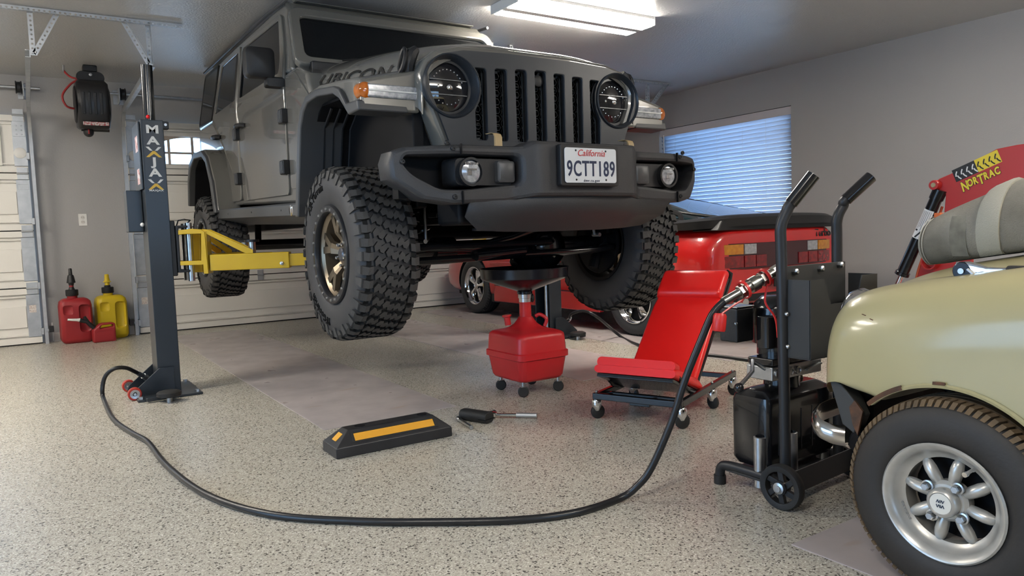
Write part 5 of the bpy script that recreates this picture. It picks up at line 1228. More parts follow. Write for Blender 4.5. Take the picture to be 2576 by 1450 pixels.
cb = G().loft([ring(*a) for a in secs]).obj('body_shell', [M_cpe, M_pit], coupe, sub=1, smooth=45)
WY = (.0, 2.59)
cut(cb, [G().lathe([(0,-.14),(.345,-.14),(.345,.14),(0,.14)], (s*.80, y, .315), (1,0,0), 40) for s in (-1, 1) for y in WY])
for p in cb.data.polygons:
    c = p.center
    for y in WY:
        if math.hypot(c.y-y, c.z-.315) < .344 and abs(c.x) < .93 and abs(c.x) > .6: p.material_index = 1
G().box(-.70, .70, -.6, 3.2, .19, .24).obj('underbody', M_pit, coupe, smooth=0)
def coupe_side(s):
    sk = G().prism([(.42,.165),(.42,.255),(.46,.335),(2.12,.335),(2.16,.25),(2.16,.165)], 0, s*.80, s*.862).obj('side_skirt', M_cpe, coupe, bevel=.012)
    G().bar((s*.861,.44,.338), (s*.861,2.14,.338), .004, .008).obj('sill_seam', M_cblk, sk)
    for y in (.62, 1.62): G().bar((s*.858,y,.35), (s*.845,y+.02,.72), .004, .006, (0,1,0)).obj('door_seam', M_cblk, coupe)
    G().bar((s*.866,.42,.585), (s*.866,2.2,.575), .012, .022).obj('rub_strip', M_cpe, coupe, bevel=.003)
    G().box(min(s*.70,s*.83), max(s*.70,s*.83), 2.10, 2.26, .15, .27).obj('mud_guard', M_cblk, coupe, bevel=.01)
sym(coupe_side)
# greenhouse
def gh(y, hw, zt, zb=.90): return [(x, y, z) for x, z in ((-hw-.16,zb),(-hw-.04,zb+(zt-zb)*.6),(-hw+.04,zt-.03),(-hw*.5,zt-.004),(0,zt),(hw*.5,zt-.004),(hw-.04,zt-.03),(hw+.04,zb+(zt-zb)*.6),(hw+.16,zb))]
G().grid([gh(.88,.50,1.235),gh(1.1,.53,1.262),gh(1.4,.53,1.265),gh(1.55,.52,1.25)]).obj('roof', M_cpe, coupe, sub=1, recalc=True)
G().grid([gh(1.56,.52,1.245),gh(1.9,.55,1.10),gh(2.25,.58,.91)]).obj('windscreen', M_cgl, coupe, sub=1, recalc=True)
def hatch(y, hw, zt, zb): return [(x, y, z) for x, z in ((-hw,zb),(-hw*.92,zb+(zt-zb)*.55),(-hw*.75,zb+(zt-zb)*.85),(-hw*.4,zt-.008),(0,zt),(hw*.4,zt-.008),(hw*.75,zb+(zt-zb)*.85),(hw*.92,zb+(zt-zb)*.55),(hw,zb))]
G().grid([hatch(.90,.66,1.235,.90),hatch(.6,.68,1.195,.90),hatch(.25,.70,1.125,.90),(hatch(-.15,.71,1.03,.90)),hatch(-.45,.70,.955,.898),hatch(-.60,.68,.912,.89)]).obj('hatch_glass', M_cgl, coupe, sub=1, recalc=True)
G().tube(catmull([(-.70,-.5,.905),(-.655,.0,1.0),(-.60,.5,1.11),(-.55,.92,1.20)], 6), .018, 8).obj('hatch_trim', M_cblk, coupe)
G().tube(catmull([(.70,-.5,.905),(.655,.0,1.0),(.60,.5,1.11),(.55,.92,1.20)], 6), .018, 8).obj('hatch_trim', M_cblk, coupe)
G().tube(catmull([(-.40,-.57,.945),(-.55,-.30,1.0),(-.62,-.05,1.05)], 5), [.014]*5+[.010]*6, 8).obj('rear_wiper', M_cblk, coupe)
G().tube([(-.66,-.38,.93),(-.64,-.34,.985),(-.66,-.25,1.02)], .022, 6).obj('glass_pillar', M_cblk, coupe)
# spoiler
path = [(-.80,.02,.905),(-.815,-.35,.905),(-.76,-.68,.918),(-.58,-.80,.932),(-.3,-.845,.938),(0,-.855,.94),(.3,-.845,.938),(.58,-.80,.932),(.76,-.68,.918),(.815,-.35,.905),(.80,.02,.905)]
cp = catmull(path, 6); rows = []
for i, p in enumerate(cp):
    t = (cp[min(i+1,len(cp)-1)]-cp[max(i-1,0)]).normalized(); n_ = Vector((-t.y, t.x, 0)).normalized()
    k = min(1, min(i, len(cp)-1-i)/10); w = .045+.075*k; 
    rows.append([p + n_*(a*w) + Vector((0,0,b*(.018+.020*k))) for a, b in ((-.35,.2),(0,.75),(.6,.9),(1.,.2),(.9,-.5),(.3,-1.2),(-.3,-1.4))])
G().loft(rows).obj('spoiler', M_cblk, coupe, smooth=60)
G().loft([[(x*k, -.70+d, z) for x, z in ((-.77,.850),(-.72,.925),(.72,.925),(.77,.850))] for d, k in ((.12,1.),(-.115,.97))]).obj('spoiler_gap', M_cblk, coupe, bevel=.008)  # dark gap under the spoiler, built as a black block
# rear lamps (each strip bent to the tail)
def tail(pts, name, m, y=-.805, th=.02, par=None):
    """quad strip (bl, br, tr, tl) bent to the tail"""
    (a0, za), (a1, zb), (a2, zc), (a3, zd) = pts; N = max(2, int(abs(a1-a0)/.05)); rows = []
    for i in range(N+1):
        t = i/N; xb = a0+(a1-a0)*t; xt = a3+(a2-a3)*t; zb_ = za+(zb-za)*t; zt_ = zd+(zc-zd)*t
        f = lambda x: y + .30*max(0, abs(x)-.35)**2
        rows.append([(xb, f(xb)-th/2, zb_), (xt, f(xt)-th/2, zt_), (xt, f(xt)+th*2, zt_), (xb, f(xb)+th*2, zb_)])
    return G().loft(rows).obj(name, m, par or coupe, bevel=.003)
M_tlr = mat('tail_red_lens', (.28,.006,.008), .10, coat=.8, var=(30,.2,(.12,.003,.005))); M_tla = mat('tail_amber_lens', (.62,.26,.01), .12, coat=.8, var=(30,.2,(.45,.15,.005))); M_tlw = mat('tail_clear_lens', (.5,.5,.52), .1, .3, coat=.8, var=(50,.2,(.3,.3,.32)))
M_dred = mat('tail_dark_red_panel', (.045,.006,.009), .18, coat=.6)
tp = tail([(-.775,.555),(.775,.555),(.745,.748),(-.745,.748)], 'tail_panel', M_dred, -.806)
for s in (-1, 1):
    S = lambda L: [(s*x, z) for x, z in (L if s > 0 else L)]
    tail(S([(.465,.665),(.757,.665),(.738,.742),(.465,.742)]), 'turn_lamp', M_tla, -.813, .02, tp)
    tail(S([(.320,.665),(.455,.665),(.455,.742),(.320,.742)]), 'reverse_lamp', M_tlw, -.813, .02, tp)
    tail(S([(.465,.565),(.774,.565),(.759,.655),(.465,.655)]), 'brake_lamp', M_tlr, -.813, .02, tp)
    tail(S([(.330,.565),(.455,.565),(.455,.655),(.330,.655)]), 'tail_lamp', M_tlr, -.813, .02, tp)
    tail(S([(.200,.565),(.320,.565),(.320,.655),(.200,.655)]), 'fog_lamp', M_tlr, -.813, .02, tp)
lettering('badge_lettering', 'Turbo', mat('badge_black', (.012,.012,.012), .4), coupe, frame((.555,-.795,.800), (1,0,0), (0,.25,1)), .085, .002, 1.0, .002, .2)
rb = G().loft([[(x, y+.30*max(0,abs(x)-.35)**2, z) for x, z in ()] or [(x*k, -.80+d+.12*(abs(x)>.7), z) for x, z in ((-.82,.40),(-.84,.50),(-.80,.545),(-.4,.55),(.4,.55),(.80,.545),(.84,.50),(.82,.40),(.4,.36),(-.4,.36))] for d, k in ((.10,1.),(-.03,.985),(-.05,.95))]).obj('rear_bumper', M_cpe, coupe, bevel=.012)
G().box(-.55, .55, -.83, -.70, .30, .375).obj('rear_valance', M_cblk, coupe, bevel=.02)
G().box(-.16, .16, -.862, -.85, .40, .52).obj('plate_recess', M_cblk, rb, bevel=.004)
for s in (-1, 1): G().cyl((s*.5,-.86,.30), (s*.5,-.70,.31), .035, n=16).obj('exhaust_tip', M_chrome, coupe)
# wheels
def coupe_wheel():
    out = []
    t = G().lathe([(.205,-.085),(.23,-.100),(.27,-.104),(.298,-.096),(.309,-.075),(.313,0),(.309,.075),(.298,.096),(.27,.104),(.23,.100),(.205,.085)], (0,0,0), (1,0,0), 48)
    out.append(('tyre', t.data('ctyre', 50), M_side, None))
    g = G()
    for x in (-.055,-.02,.02,.055): g.lathe([(.3135,x-.003),(.3145,x),(.3135,x+.003)], (0,0,0), (1,0,0), 48)
    for i in range(60):
        a = 2*math.pi*i/60; g.bar((-.094,.302*math.cos(a),.302*math.sin(a)), (-.062,.3125*math.cos(a+.06),.3125*math.sin(a+.06)), .003, .004)
    out.append(('tread_ribs', g.data('ctread', 0), M_groove, 0))
    out.append(('rim_lip', G().lathe([(.206,-.088),(.212,-.096),(.204,-.099),(.188,-.085),(.178,-.05),(.172,.02),(.19,.08)], (0,0,0), (1,0,0), 48).data('crim', 60), M_chrome, None))
    g = G()
    for i in range(5):
        a = 2*math.pi*i/5+.5; u = Vector((0,math.cos(a),math.sin(a))); v = Vector((0,-math.sin(a),math.cos(a))); rows = []
        for r, w, x in ((.035,.020,-.058),(.08,.022,-.060),(.13,.034,-.062),(.172,.050,-.055)):
            rows.append([Vector((x-.008,0,0))+u*r-v*w*.6, Vector((x-.012,0,0))+u*r, Vector((x-.008,0,0))+u*r+v*w*.6, Vector((x+.02,0,0))+u*r+v*w, Vector((x+.02,0,0))+u*r-v*w])
        g.loft(rows)
    g.lathe([(.045,-.05),(.045,-.070),(.030,-.078),(0,-.080)], (0,0,0), (1,0,0), 24)
    out.append(('spokes', g.data('cspk', 50), M_chrome, None))
    out.append(('wheel_back', G().lathe([(.18,-.03),(0,-.028)], (0,0,0), (1,0,0), 24).data('cback', 0), M_pit, None))
    return out
CW = coupe_wheel()
for s in (-1, 1):
    for y in WY:
        w = put_wheel(coupe, CW, 'wheel', (s*.755, y, .313), s > 0)
# ================================================================ cream car
M_crm = mat('cream_car_paint', (.375,.335,.180), .32, coat=.6, coatr=.12, var=(3.5,.35,(.34,.305,.165)))
M_rust = mat('rust', (.12,.05,.022), .8, bump=(80,.5), var=(30,.2,(.05,.03,.02)))
MXC, MSIDE = 2.425, 1.714
MHY, MHZ = .835, .238
mini = thing('small_cream_car', 'small old cream car with eight-spoke wheel at the right edge', 'car', (MXC, MHY, 0))
ML = lambda p: (p[0]-MXC, p[1]-MHY, p[2])
off = [(.030,'b'),(.004,'b2')]
def mrow(y, dx, dz, zb, k=1.):
    """ring: near side bottom, up, over the wing crown and bonnet, to the far side"""
    crown = .772 - .205*max(0, y-.747)*.9 if y > .747 else .772
    crown = .772 + max(-.30, y-.747)*-.165 + dz if y > .3 else .822 + min(.04, (.3-y)*.1) + dz
    h = [(.030,zb),(.004,zb+.03),(0,crown-.24),(.0,crown-.16),(.006,crown-.11),(.022,crown-.065),(.052,crown-.030),(.095,crown-.008),(.150,crown),(.205,crown-.002),(.235,crown-.008),(.27,crown+.002),(.40,crown+.022),(.55,crown+.033)]
    near = [(MSIDE+dx+x*(1 if x > .1 else k), z) for x, z in h]
    far = [(2*MXC-x, z) for x, z in reversed(near)]
    return [ML((x, y, z)) for x, z in near + [(MXC, crown+.036)] + far]
mr_ = [(-1.80,.06,-.14,.30),(-1.76,.02,-.05,.24),(-1.6,0,-.01,.20),(-1.2,0,0,.19),(-.75,0,0,.19),(-.2,0,0,.19),(.3,0,0,.19),(.56,0,0,.20),(.7,-.002,0,.24),(.85,-.002,0,.30),(.98,0,0,.425),(1.06,.004,-.002,.435),(1.11,.012,-.008,.445),(1.145,.026,-.018,.455),(1.17,.048,-.036,.465),(1.185,.080,-.062,.47),(1.192,.115,-.10,.49)]
mb = G().loft([mrow(*a) for a in mr_]).obj('body_shell', [M_crm, M_pit, M_rust], mini, sub=2, smooth=60)
cut(mb, [G().lathe([(0,-.24),(.258,-.24),(.258,.10),(0,.10)], ML((MSIDE+.08, MHY+dy, MHZ+.006)), (-1,0,0), 64) for dy in (0, -2.036)])
for p in mb.data.polygons:
    c = p.center
    if min(math.hypot(c.y, c.z-MHZ-.006), math.hypot(c.y+2.036, c.z-MHZ-.006)) < .2575 and c.x < -.30: p.material_index = 1
lipc = ML((MSIDE-.002, MHY, MHZ+.006))
G().lathe([(.256,-.004),(.262,-.007),(.266,-.003),(.266,.006),(.256,.010),(.256,-.004)], lipc, (1,0,0), 60, rad(47), rad(190), (0,1,0)).obj('arch_lip', M_crm, mini)
M_rs = M_rust
G().lathe([(.2575,-.008),(.264,-.0085),(.269,-.004),(.2575,-.004)], lipc, (1,0,0), 16, rad(46), rad(68), (0,1,0)).obj('rusted_lip', M_rs, mini)
G().lathe([(.264,-.0075),(.271,-.005),(.264,-.003)], lipc, (1,0,0), 8, rad(84), rad(90), (0,1,0)).obj('rust_chip', M_rs, mini)
# primer panel and stay below the wing nose
g = G().prism([(1.158-MHY,.475),(1.12-MHY,.46),(1.085-MHY,.425),(1.065-MHY,.385),(1.085-MHY,.335),(1.118-MHY,.355)], 0, 1.755-MXC, 1.80-MXC).obj('lower_panel', mat('grey_primer', (.035,.036,.036), .55), mini, bevel=.004)
g = G().prism([(1.08-MHY,.425),(1.058-MHY,.40),(1.072-MHY,.335),(1.085-MHY,.36),(1.095-MHY,.405)], 0, 1.750-MXC, 1.756-MXC).obj('rust_patch', M_rs, mini)
G().tube([ML(p) for p in ((1.78,1.07,.34),(1.80,1.10,.30),(1.86,1.11,.27))], .026, 8).obj('tie_bracket', M_pit, mini)
G().box(1.82-MXC, 3.03-MXC, 1.08-MHY, 1.17-MHY, .28, .48).obj('front_valance', M_pit, mini, bevel=.02)
# bumper
bp = catmull([(1.790,1.130,.312),(1.775,1.165,.316),(1.778,1.200,.326),(1.82,1.232,.342),(1.93,1.245,.352),(2.4,1.255,.355),(2.9,1.245,.352),(3.06,1.205,.332)], 6); rows = []
for i, p in enumerate(bp):
    t = (bp[min(i+1,len(bp)-1)]-bp[max(i-1,0)]).normalized(); n_ = Vector((t.y,-t.x,0)).normalized(); n_ = -n_ if n_.dot(Vector((0,1,0))+Vector((-.6,0,0))) < 0 else n_
    rows.append([Vector(ML(p)) + n_*(.016*math.cos(a)*1.0) + Vector((0,0,.027*math.sin(a))) for a in [rad(q) for q in (-90,-50,0,50,90)]] + [Vector(ML(p)) - n_*.004 + Vector((0,0,z)) for z in (.022,-.022)])
G().loft(rows).obj('front_bumper', mat('worn_chrome', (.58,.57,.55), .16, 1., var=(18,.3,(.38,.36,.33))), mini, smooth=60)
G().lathe([(.094,-.02),(.100,.0),(.094,.018),(.085,.024),(.080,.016)], ML((1.905,1.158,.602)), (-.10,1,.04), 40).obj('headlamp_ring', M_chrome, mini)
G().lathe([(.084,.012),(.06,.034),(0,.045)], ML((1.905,1.150,.602)), (-.10,1,.04), 30).obj('headlamp_glass', M_lens, mini)
G().sph(ML((1.86,1.185,.445)), (.026,.02,.026), 12, 8).obj('indicator_lamp', M_amber, mini)
for y, z, L in ((1.04,.655,.006),(1.02,.645,.005),(.78,.545,.006)): G().bar(ML((MSIDE+.004,y,z)), ML((MSIDE+.004,y-L*1.5,z-.003)), .004, .0012).obj('paint_scratch', M_rs, mini)
# wheel
def mini_wheel():
    out = []
    M_tyr = mat('old_tyre', (.018,.017,.016), .6, bump=(70,.2), var=(10,.3,(.026,.022,.019)))
    M_dust = mat('dusty_tread', (.16,.105,.055), .85, bump=(120,.4), var=(22,.25,(.075,.055,.035)))
    hw = .082
    out.append(('tyre', G().lathe([(.130,-.072),(.138,-hw),(.165,-hw-.006),(.195,-hw-.004),(.215,-hw+.004),(.226,-hw+.014),(.230,-.03),(.231,0),(.230,.03),(.226,hw-.014),(.20,hw),(.14,hw-.004),(.13,.07)], (0,0,0), (1,0,0), 72).data('mtyre', 60), M_tyr, None))
    g = G(); N = 84
    for i in range(N):
        a = 2*math.pi*i/N
        for s in (-1, 1):
            vs = []
            for r, x, da in ((.220,s*(hw-.004),0),(.2345,s*(hw-.016),.012),(.2375,s*.042,.035)):
                for q in (-1, 1):
                    t = a+da+q*.024; vs.append((x, r*math.cos(t), r*math.sin(t)))
            for r, x, da in ((.218,s*(hw-.012),0),(.226,s*.042,.035)):
                for q in (-1, 1):
                    t = a+da+q*.026; vs.append((x, r*math.cos(t), r*math.sin(t)))
            g.add(vs, [(0,1,3,2),(2,3,5,4),(0,2,4,8,6),(1,7,9,5,3),(4,5,9,8),(0,6,7,1)])
    for x in (-.025, .0, .025): g.lathe([(.229,x-.009),(.2375,x-.008),(.2375,x+.008),(.229,x+.009)], (0,0,0), (1,0,0), 72)
    out.append(('tread', g.data('mtread', 0), M_dust, 0))
    M_sil = mat('silver_alloy_paint', (.50,.49,.46), .34, .55, var=(30,.2,(.42,.41,.38)))
    out.append(('rim', G().lathe([(.131,-hw+.008),(.1365,-hw+.002),(.138,-hw-.004),(.134,-hw-.008),(.127,-hw-.006),(.117,-hw+.010),(.113,-hw+.022),(.104,-hw+.028),(.099,-hw+.031),(.098,-hw+.05),(.11,.07)], (0,0,0), (1,0,0), 64).data('mrim', 50), M_sil, None))
    g = G()
    for i in range(8):
        a = 2*math.pi*i/8+.22; u = Vector((0,math.cos(a),math.sin(a))); v = Vector((0,-math.sin(a),math.cos(a))); rows = []
        for r, w, h in ((.030,.010,.008),(.044,.0125,.014),(.060,.014,.018),(.078,.0145,.018),(.092,.0125,.013),(.102,.008,.006)):
            rows.append([Vector((-hw+.036-h*math.sin(t),0,0)) + u*r + v*w*math.cos(t) for t in [math.pi*q/8 for q in range(9)]])
        g.loft(rows)
    out.append(('spokes', g.data('mspk', 60), M_sil, None))
    g = G().lathe([(0,-hw+.016),(.040,-hw+.018),(.047,-hw+.026),(.047,-hw+.05),(0,-hw+.05)], (0,0,0), (1,0,0), 40).lathe([(.034,-hw+.020),(.034,-hw+.0),(.030,-hw-.006),(.026,-hw-.008),(.024,-hw-.006),(0,-hw-.006)], (0,0,0), (1,0,0), 36)
    out.append(('hub', g.data('mhub', 40), M_sil, None))
    g = G()
    for i in range(4):
        a = 2*math.pi*i/4+.62; c = Vector((-hw+.018,.0475*math.cos(a),.0475*math.sin(a)))
        g.lathe([(.0135,.0),(.0135,.006),(.010,.007)], c, (-1,0,0), 20).lathe([(.0095,0),(.0095,.018),(.0075,.021),(0,.021)], c, (-1,0,0), 6)
    out.append(('wheel_nuts', g.data('mnut', 30), M_steel, None))
    out.append(('wheel_back', G().lathe([(.10,.0),(0,.0)], (0,0,0), (1,0,0), 24).data('mback', 0), M_pit, None))
    g = G().lathe([(0,-hw-.0066),(.0235,-hw-.0066)], (0,0,0), (1,0,0), 32); out.append(('cap_badge', g.data('mcap', 0), mat('badge_ivory', (.62,.62,.58), .3), None))
    g = G()
    for z, s in ((.0055,1),(-.0055,-1)):
        for x0 in (-.0085,.0):
            for a, b in (((x0-.0,-.0035),(x0+.0028,.0035)),((x0+.0028,.0035),(x0+.0055,-.0035)),((x0+.0055,-.0035),(x0+.0085,.0035))):
                g.bar((-hw-.0072,-a[0],z+s*a[1]), (-hw-.0072,-b[0],z+s*b[1]), .0012, .0022, (1,0,0))
    out.append(('badge_monogram', g.data('mmono', 0), mat('badge_navy', (.02,.035,.07), .4), None))
    g = G(); arc_text(g, 'ENGLAND', .0085, .1065, rad(-28), -hw+.023, -1, .0008, 1, 1.2); out.append(('rim_lettering', g.data('mtxt', 0), mat('rim_letter_grey', (.3,.29,.27), .5), None))
    g = G().cyl((-hw+.020,-.062,.092), (-hw-.012,-.058,.086), .0045, n=8).cyl((-hw-.012,-.058,.086), (-hw-.020,-.057,.085), .006, n=10); out.append(('valve_stem', g.data('mvalve', 40), M_chrome, None))
    return out
MWK = mini_wheel()
mw = put_wheel(mini, MWK, 'front_wheel', ML((1.778, MHY, MHZ)), False)
put_wheel(mini, MWK, 'rear_wheel', ML((1.778, MHY-2.036, MHZ)), False)
cab = [ML((0,.16,.86))[1:], ML((0,-.12,1.27))[1:], ML((0,-.3,1.335))[1:], ML((0,-1.35,1.32))[1:], ML((0,-1.72,.86))[1:]]
G().prism(cab, 0, -.60, .60).bend(lambda p: (p.x*(1-.14*max(0, p.z-.86)/.47), p.y, p.z)).obj('cabin', M_crm, mini, bevel=.04, seg=3)
for s in (-1, 1):
    for pts in ([(.02,.90),(-.19,1.25),(-.62,1.25),(-.62,.90)], [(-.68,.90),(-.68,1.25),(-1.28,1.24),(-1.52,.90)]):
        G().prism([(y-MHY, z) for y, z in pts], 0, s*.585, s*.603).bend(lambda p: (p.x*(1-.14*max(0, p.z-.86)/.47)+s*.002, p.y, p.z)).obj('side_window', M_tint, mini, smooth=0)
G().prism([(y-MHY, z) for y, z in ((.155,.885),(-.10,1.25),(-.11,1.25),(.145,.885))], 0, -.52, .52).bend(lambda p: (p.x*(1-.14*max(0, p.z-.86)/.47), p.y+.012, p.z)).obj('windscreen', M_tint, mini, smooth=0)
for c in mw.children:
    if c.name.startswith('wheel_nuts'): c['kind'] = 'stuff'
# ratchet on the wing
rt = thing('ratchet', 'chrome ratchet with black grip lying on the cream wing', 'ratchet', tuple(P(2430,681,0,1.872))); rt.rotation_euler = (rad(90), rad(0), rad(-90)); rt.scale = (1.15, 1.15, 1.15)
G().lathe([(0,0),(.018,0),(.0195,.003),(.0195,.016),(.017,.019),(0,.019)], (0,0,0), (0,0,1), 24).obj('ratchet_head', mat('ratchet_black_dial', (.02,.022,.026), .3, .5), rt)
G().lathe([(.006,.019),(.006,.023),(0,.023)], (0,0,0), (0,0,1), 16).obj('release_button', M_steel, rt)
G().loft([[(x, y*w, .010+z*h) for y, z in rrect(-1,1,-1,1,.5,3)] for x, w, h in ((-.012,.019,.0085),(.010,.0195,.0085),(.030,.014,.008),(.045,.0085,.007),(.085,.0075,.006))]).obj('ratchet_neck', M_chrome, rt, smooth=50)
G().loft([[(x, y*w, .011+z*w) for y, z in rrect(-1,1,-1,1,.5,3)] for x, w in ((.083,.010),(.086,.0125),(.20,.0125),(.205,.010))]).obj('ratchet_grip', M_rubber, rt, smooth=50)
G().tube([(.012,.004,.020),(.024,-.006,.0215)], .003, 6).obj('reverse_lever', M_steel, rt)
# ================================================================ grey padded cover on the bonnet
M_pad = mat('grey_fabric', (.27,.255,.215), .9, bump=(300,.8), var=(7,.22,(.13,.12,.095)))
M_stitch = mat('stitching', (.42,.40,.35), .8)
cv = thing('padded_cover', 'stained grey fabric cover with stitched hem on the cream bonnet', 'cover', (2.30, 1.04, .80))
def cvrow(y, cx, cz, rx, rz, n=20, sq=.0):
    lim = .772-.165*(y+1.04-.747)+.042-.80
    return [(cx + rx*math.cos(2*math.pi*i/n), y, max(lim, cz + rz*math.sin(2*math.pi*i/n))) for i in range(n)]
rows = [cvrow(.112,0,.010,.10,.060),cvrow(.118,0,.012,.11,.072),cvrow(.10,0,.016,.115,.080),cvrow(.04,0,.028,.12,.096),cvrow(-.02,.0,.040,.125,.108),cvrow(-.06,.0,.048,.128,.116),cvrow(-.10,0,.056,.13,.126),cvrow(-.15,0,.062,.13,.138),cvrow(-.24,0,.06,.13,.14),cvrow(-.30,0,.05,.12,.12)]
co = G().loft(rows).obj('cover_body', M_pad, cv, sub=1, smooth=60)
for y, k in ((.108,1.0),(.100,1.0)):
    G().tube([(p[0]*1.012, y-.002, p[2]*1.0+.001) for p in cvrow(y,0,.0145,.1155,.0795,40)], .0012, 5, True).obj('hem_stitch', M_stitch, co)
G().loft([cvrow(-.055,.0,.048,.1335,.1215,28),cvrow(-.062,.0,.050,.136,.125,28),cvrow(-.105,.0,.058,.137,.134,28),cvrow(-.112,.0,.058,.135,.131,28)]).obj('cover_band', mat('grey_fabric_band', (.33,.32,.27), .85, bump=(300,.6)), co, smooth=60)
G().box(-.02, .02, .060, .078, .090, .104).bend(lambda p: (p.x-.03, p.y+.02, p.z-.002)).obj('orange_tag', mat('orange_tag', (.55,.12,.03), .7), co, bevel=.002)
M_grease = mat('grease_stain', (.10,.095,.08), .9, var=(26,.25,(.23,.22,.18)))
g = G()
rows = []
for i in range(9):
    a = rad(150+i*8); rows.append([(.1245*math.cos(a)*1.0, y, .037+.1075*math.sin(a)) for y in (.018,.004,-.012,-.026)])
G().grid(rows).obj('grease_stain', M_grease, co, recalc=False)
# ================================================================ red loader behind
M_ltr = mat('tractor_red_paint', (.42,.018,.016), .38, coat=.3, coatr=.2)
LX = 3.7
ld = thing('loader_arm', 'red tractor loader arm with black hydraulic cylinder behind the cream car', 'loader', (LX, 1.7, 0))
def Q(px, py, dx=0): p = P(px, py, 0, LX); return (p.y-1.7, p.z)
arm = [Q(2352,462),(Q(2365,450)),Q(2400,435),Q(2510,375),Q(2560,365),(1.30-1.7,1.205),(1.0-1.7,1.13),(.7-1.7,1.0),(.75-1.7,.90),(1.05-1.7,.99),(1.40-1.7,1.0),Q(2540,478),Q(2400,535),Q(2378,535),Q(2382,490),Q(2358,478)]
ao = G().prism(arm, 0, -.012, .012).obj('arm_plate', M_ltr, ld, bevel=.004)
G().prism(arm, 0, .24, .262).obj('arm_plate', M_ltr, ld, bevel=.004)
low = [Q(2378,530),Q(2400,535),Q(2440,640),Q(2430,760),Q(2330,820),Q(2270,760),Q(2300,690)]
G().prism(low, 0, .02, .045).obj('lower_plate', M_ltr, ld, bevel=.004)
c = Q(2343,660); G().lathe([(.030,-.03),(.036,-.03),(.036,.05),(.030,.05),(.030,-.03)], (.0,c[0],c[1]), (1,0,0), 24).obj('cross_tube', M_ltr, ld)
G().lathe([(0,0),(.031,0)], (.04,c[0],c[1]), (1,0,0), 24).obj('tube_bore', M_pit, ld)
for px, py in ((2360,466),(2537,469)):
    c = Q(px,py); b_ = G().lathe([(.0,-.045),(.022,-.045),(.024,-.04),(.024,.02),(0,.02)], (0,c[0],c[1]), (1,0,0), 20).obj('pivot_boss', M_ltr, ld)
    G().lathe([(0,-.049),(.010,-.049),(.0115,-.046),(.0115,-.044)], (0,c[0],c[1]), (1,0,0), 16).obj('pivot_pin', mat('pin_brass', (.42,.34,.2), .45, .6), b_)
a, b_ = Q(2364,487), Q(2272,690); r = .0285
A = Vector((-.01,a[0],a[1])); B = Vector((-.01,b_[0],b_[1]))
cy = G().cyl(A, B, r, n=24).obj('hydraulic_cylinder', M_blackgloss, ld)
D_ = (B-A).normalized()
G().cyl(A-D_*.02, A+D_*.03, r*1.16, n=24).obj('cylinder_head', M_blackgloss, cy)
G().cyl(B-D_*.012, B+D_*.004, r*1.22, n=24).obj('cylinder_gland', M_blackgloss, cy)
G().cyl(B, B+D_*.30, .0125, n=16).obj('piston_rod', M_chrome, cy)
# cylinder caution label wraps the tube
p0, p1 = A+D_*.085, A+D_*.235
g = G(); side = Vector((-1,0,0)); w_ = D_.cross(side)
rows = [[p + (side*math.cos(t)+w_*math.sin(t))*(r+.0008) for t in [rad(q) for q in (-58,-38,-19,0,19,38,58)]] for p in (p0, p1)]
lb = g.grid(rows).obj('caution_label', mat('label_white', (.66,.66,.66), .45), cy, recalc=False)
Ml = frame(p0.lerp(p1,.42)+side*(r+.0018), w_ if w_.y > 0 else -w_, -D_)
for i in range(6): lettering('caution_text', 'CAUTION KEEP CLEAR'[:14+i%4], M_black, lb, frame(p0.lerp(p1,.05)+side*(r+.0014)+w_*(-.018+.0065*i)+D_*.045, D_, (w_ if i >= 0 else w_)), .0065, .0001) if i < 0 else G().bar(p0+D_*.008+side*(r*math.cos(rad(-40+16*i))+.001)+w_*(r*math.sin(rad(-40+16*i))), p0+D_*(.090+.008*(i%3))+side*(r*math.cos(rad(-40+16*i))+.001)+w_*(r*math.sin(rad(-40+16*i))), .0016, .0006, side).obj('label_line', M_black, lb)
G().bar(p0+D_*.110+side*(r+.001)-w_*.012, p0+D_*.145+side*(r+.001)+w_*.006, .008, .0006, side).obj('label_pictogram', M_black, lb)
G().cyl(p0+D_*.108+side*(r+.0002)+w_*.012, p0+D_*.108+side*(r+.0012)+w_*.012, .005, n=10).obj('label_pictogram', M_black, lb)
hp = [Q(2365,520),Q(2345,580),Q(2325,625),Q(2305,680),Q(2292,740)]
G().tube(catmull([(.02,y,z) for y, z in hp], 6), .006, 8).obj('orange_hose', mat('orange_hose', (.60,.10,.03), .45), ld)
hp = [Q(2350,540),Q(2340,575),Q(2352,600)]
G().tube(catmull([(.03,y,z) for y, z in hp], 6), .007, 8).obj('black_hose', M_rubber, ld)
hp = [Q(2310,625),Q(2325,610),Q(2345,608)]
G().tube(catmull([(.015,y,z) for y, z in hp], 6), .007, 8).obj('black_hose', M_rubber, ld)
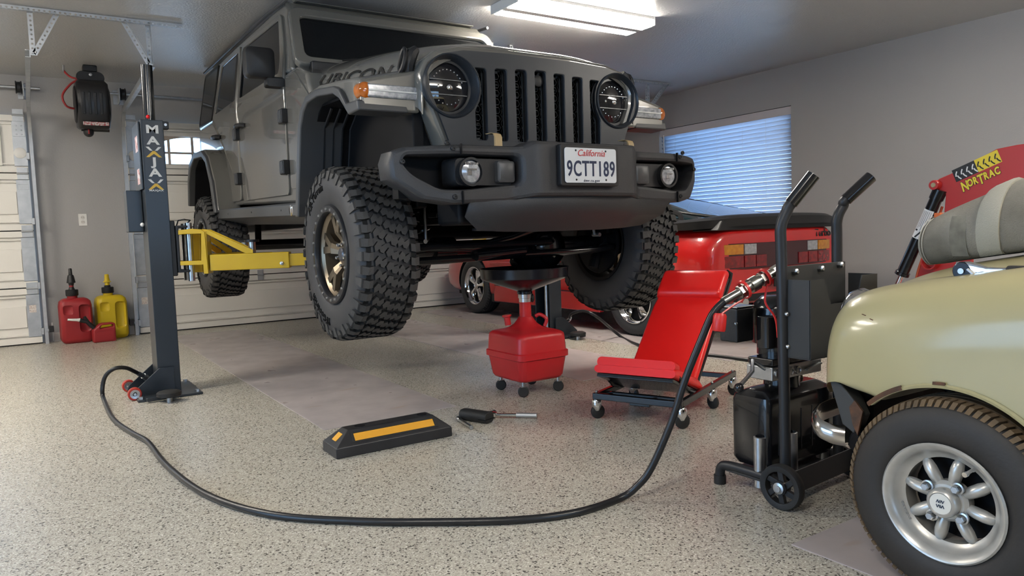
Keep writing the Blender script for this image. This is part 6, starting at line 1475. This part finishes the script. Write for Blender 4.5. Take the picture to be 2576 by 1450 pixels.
# name decal: tread block band and lettering, running along the arm
ca = Vector((-.0125, *Q(2405,448))); cb_ = Vector((-.0125, *Q(2520,396))); dx_ = (cb_-ca).normalized(); up_ = (Vector((0,0,1)) - dx_*dx_.z).normalized()
Md = frame(ca, dx_, up_); Lb = (cb_-ca).length; hb = .060
M_dy = mat('decal_yellow', (.72,.56,.03), .4); M_dw = mat('decal_pure_white', (.75,.75,.74), .4); M_dk = mat('decal_dark', (.01,.01,.01), .4)
dk = G(Md).box(0, Lb*.5, -.022, hb-.022, .0004, .001).obj('decal_band', M_dk, ld, smooth=0)
dy = G(Md).box(Lb*.5, Lb, -.022, hb-.022, .0004, .001).obj('decal_band', M_dy, ld, smooth=0)
for k in range(8):
    x = Lb*(k+.35)/8.2; m = M_dw if k < 4 else M_dk; pr = dk if k < 4 else dy
    for s_, x_ in ((1,0),(-1,.007)):
        pts = [(x+x_, .003), (x+x_+.003, .003+s_*.010), (x+x_+.010, .003+s_*.020)]
        rows = [Md @ Vector((px_, py_, .0016)) for px_, py_ in pts]
        for q in range(2): G().bar(rows[q], rows[q+1], .0055, .0004, Md.to_3x3() @ Vector((0,0,1)), .001).obj('decal_tread', m, pr, smooth=0)
Mt = Md @ Matrix.Translation((Lb*.06, -.036, .0012)); xp = 0
for ch, big, w in (('N',1.35,.028),('O',1.,.024),('R',1.,.024),('T',1.35,.024),('R',1.,.025),('A',1.,.026),('C',1.,.024)):
    sz = .046*big; Mc = Mt @ Matrix.Translation((xp+w/2, -sz*.36, 0))
    lettering('decal_outline', ch, M_dk, ld, Mc, sz, .0003, 1., .0040, .12, sx=.68)
    lettering('decal_letter', ch, M_dy, ld, Mc @ Matrix.Translation((0,0,.0006)), sz, .0003, 1., .0020, .12, sx=.68); xp += w
# loader frame down to the floor so it stands
G().box(.0, .26, -1.05, -.85, 0, 1.0).obj('loader_post', M_ltr, ld, bevel=.01)
G().box(-.05, .35, -1.4, -.6, 0, .10).obj('loader_base', M_darkmetal, ld, bevel=.01)
G().bar((.03,B.y+.02,.0), (.03,B.y-.02,.55), .05, .05).obj('front_leg', M_ltr, ld, bevel=.006)
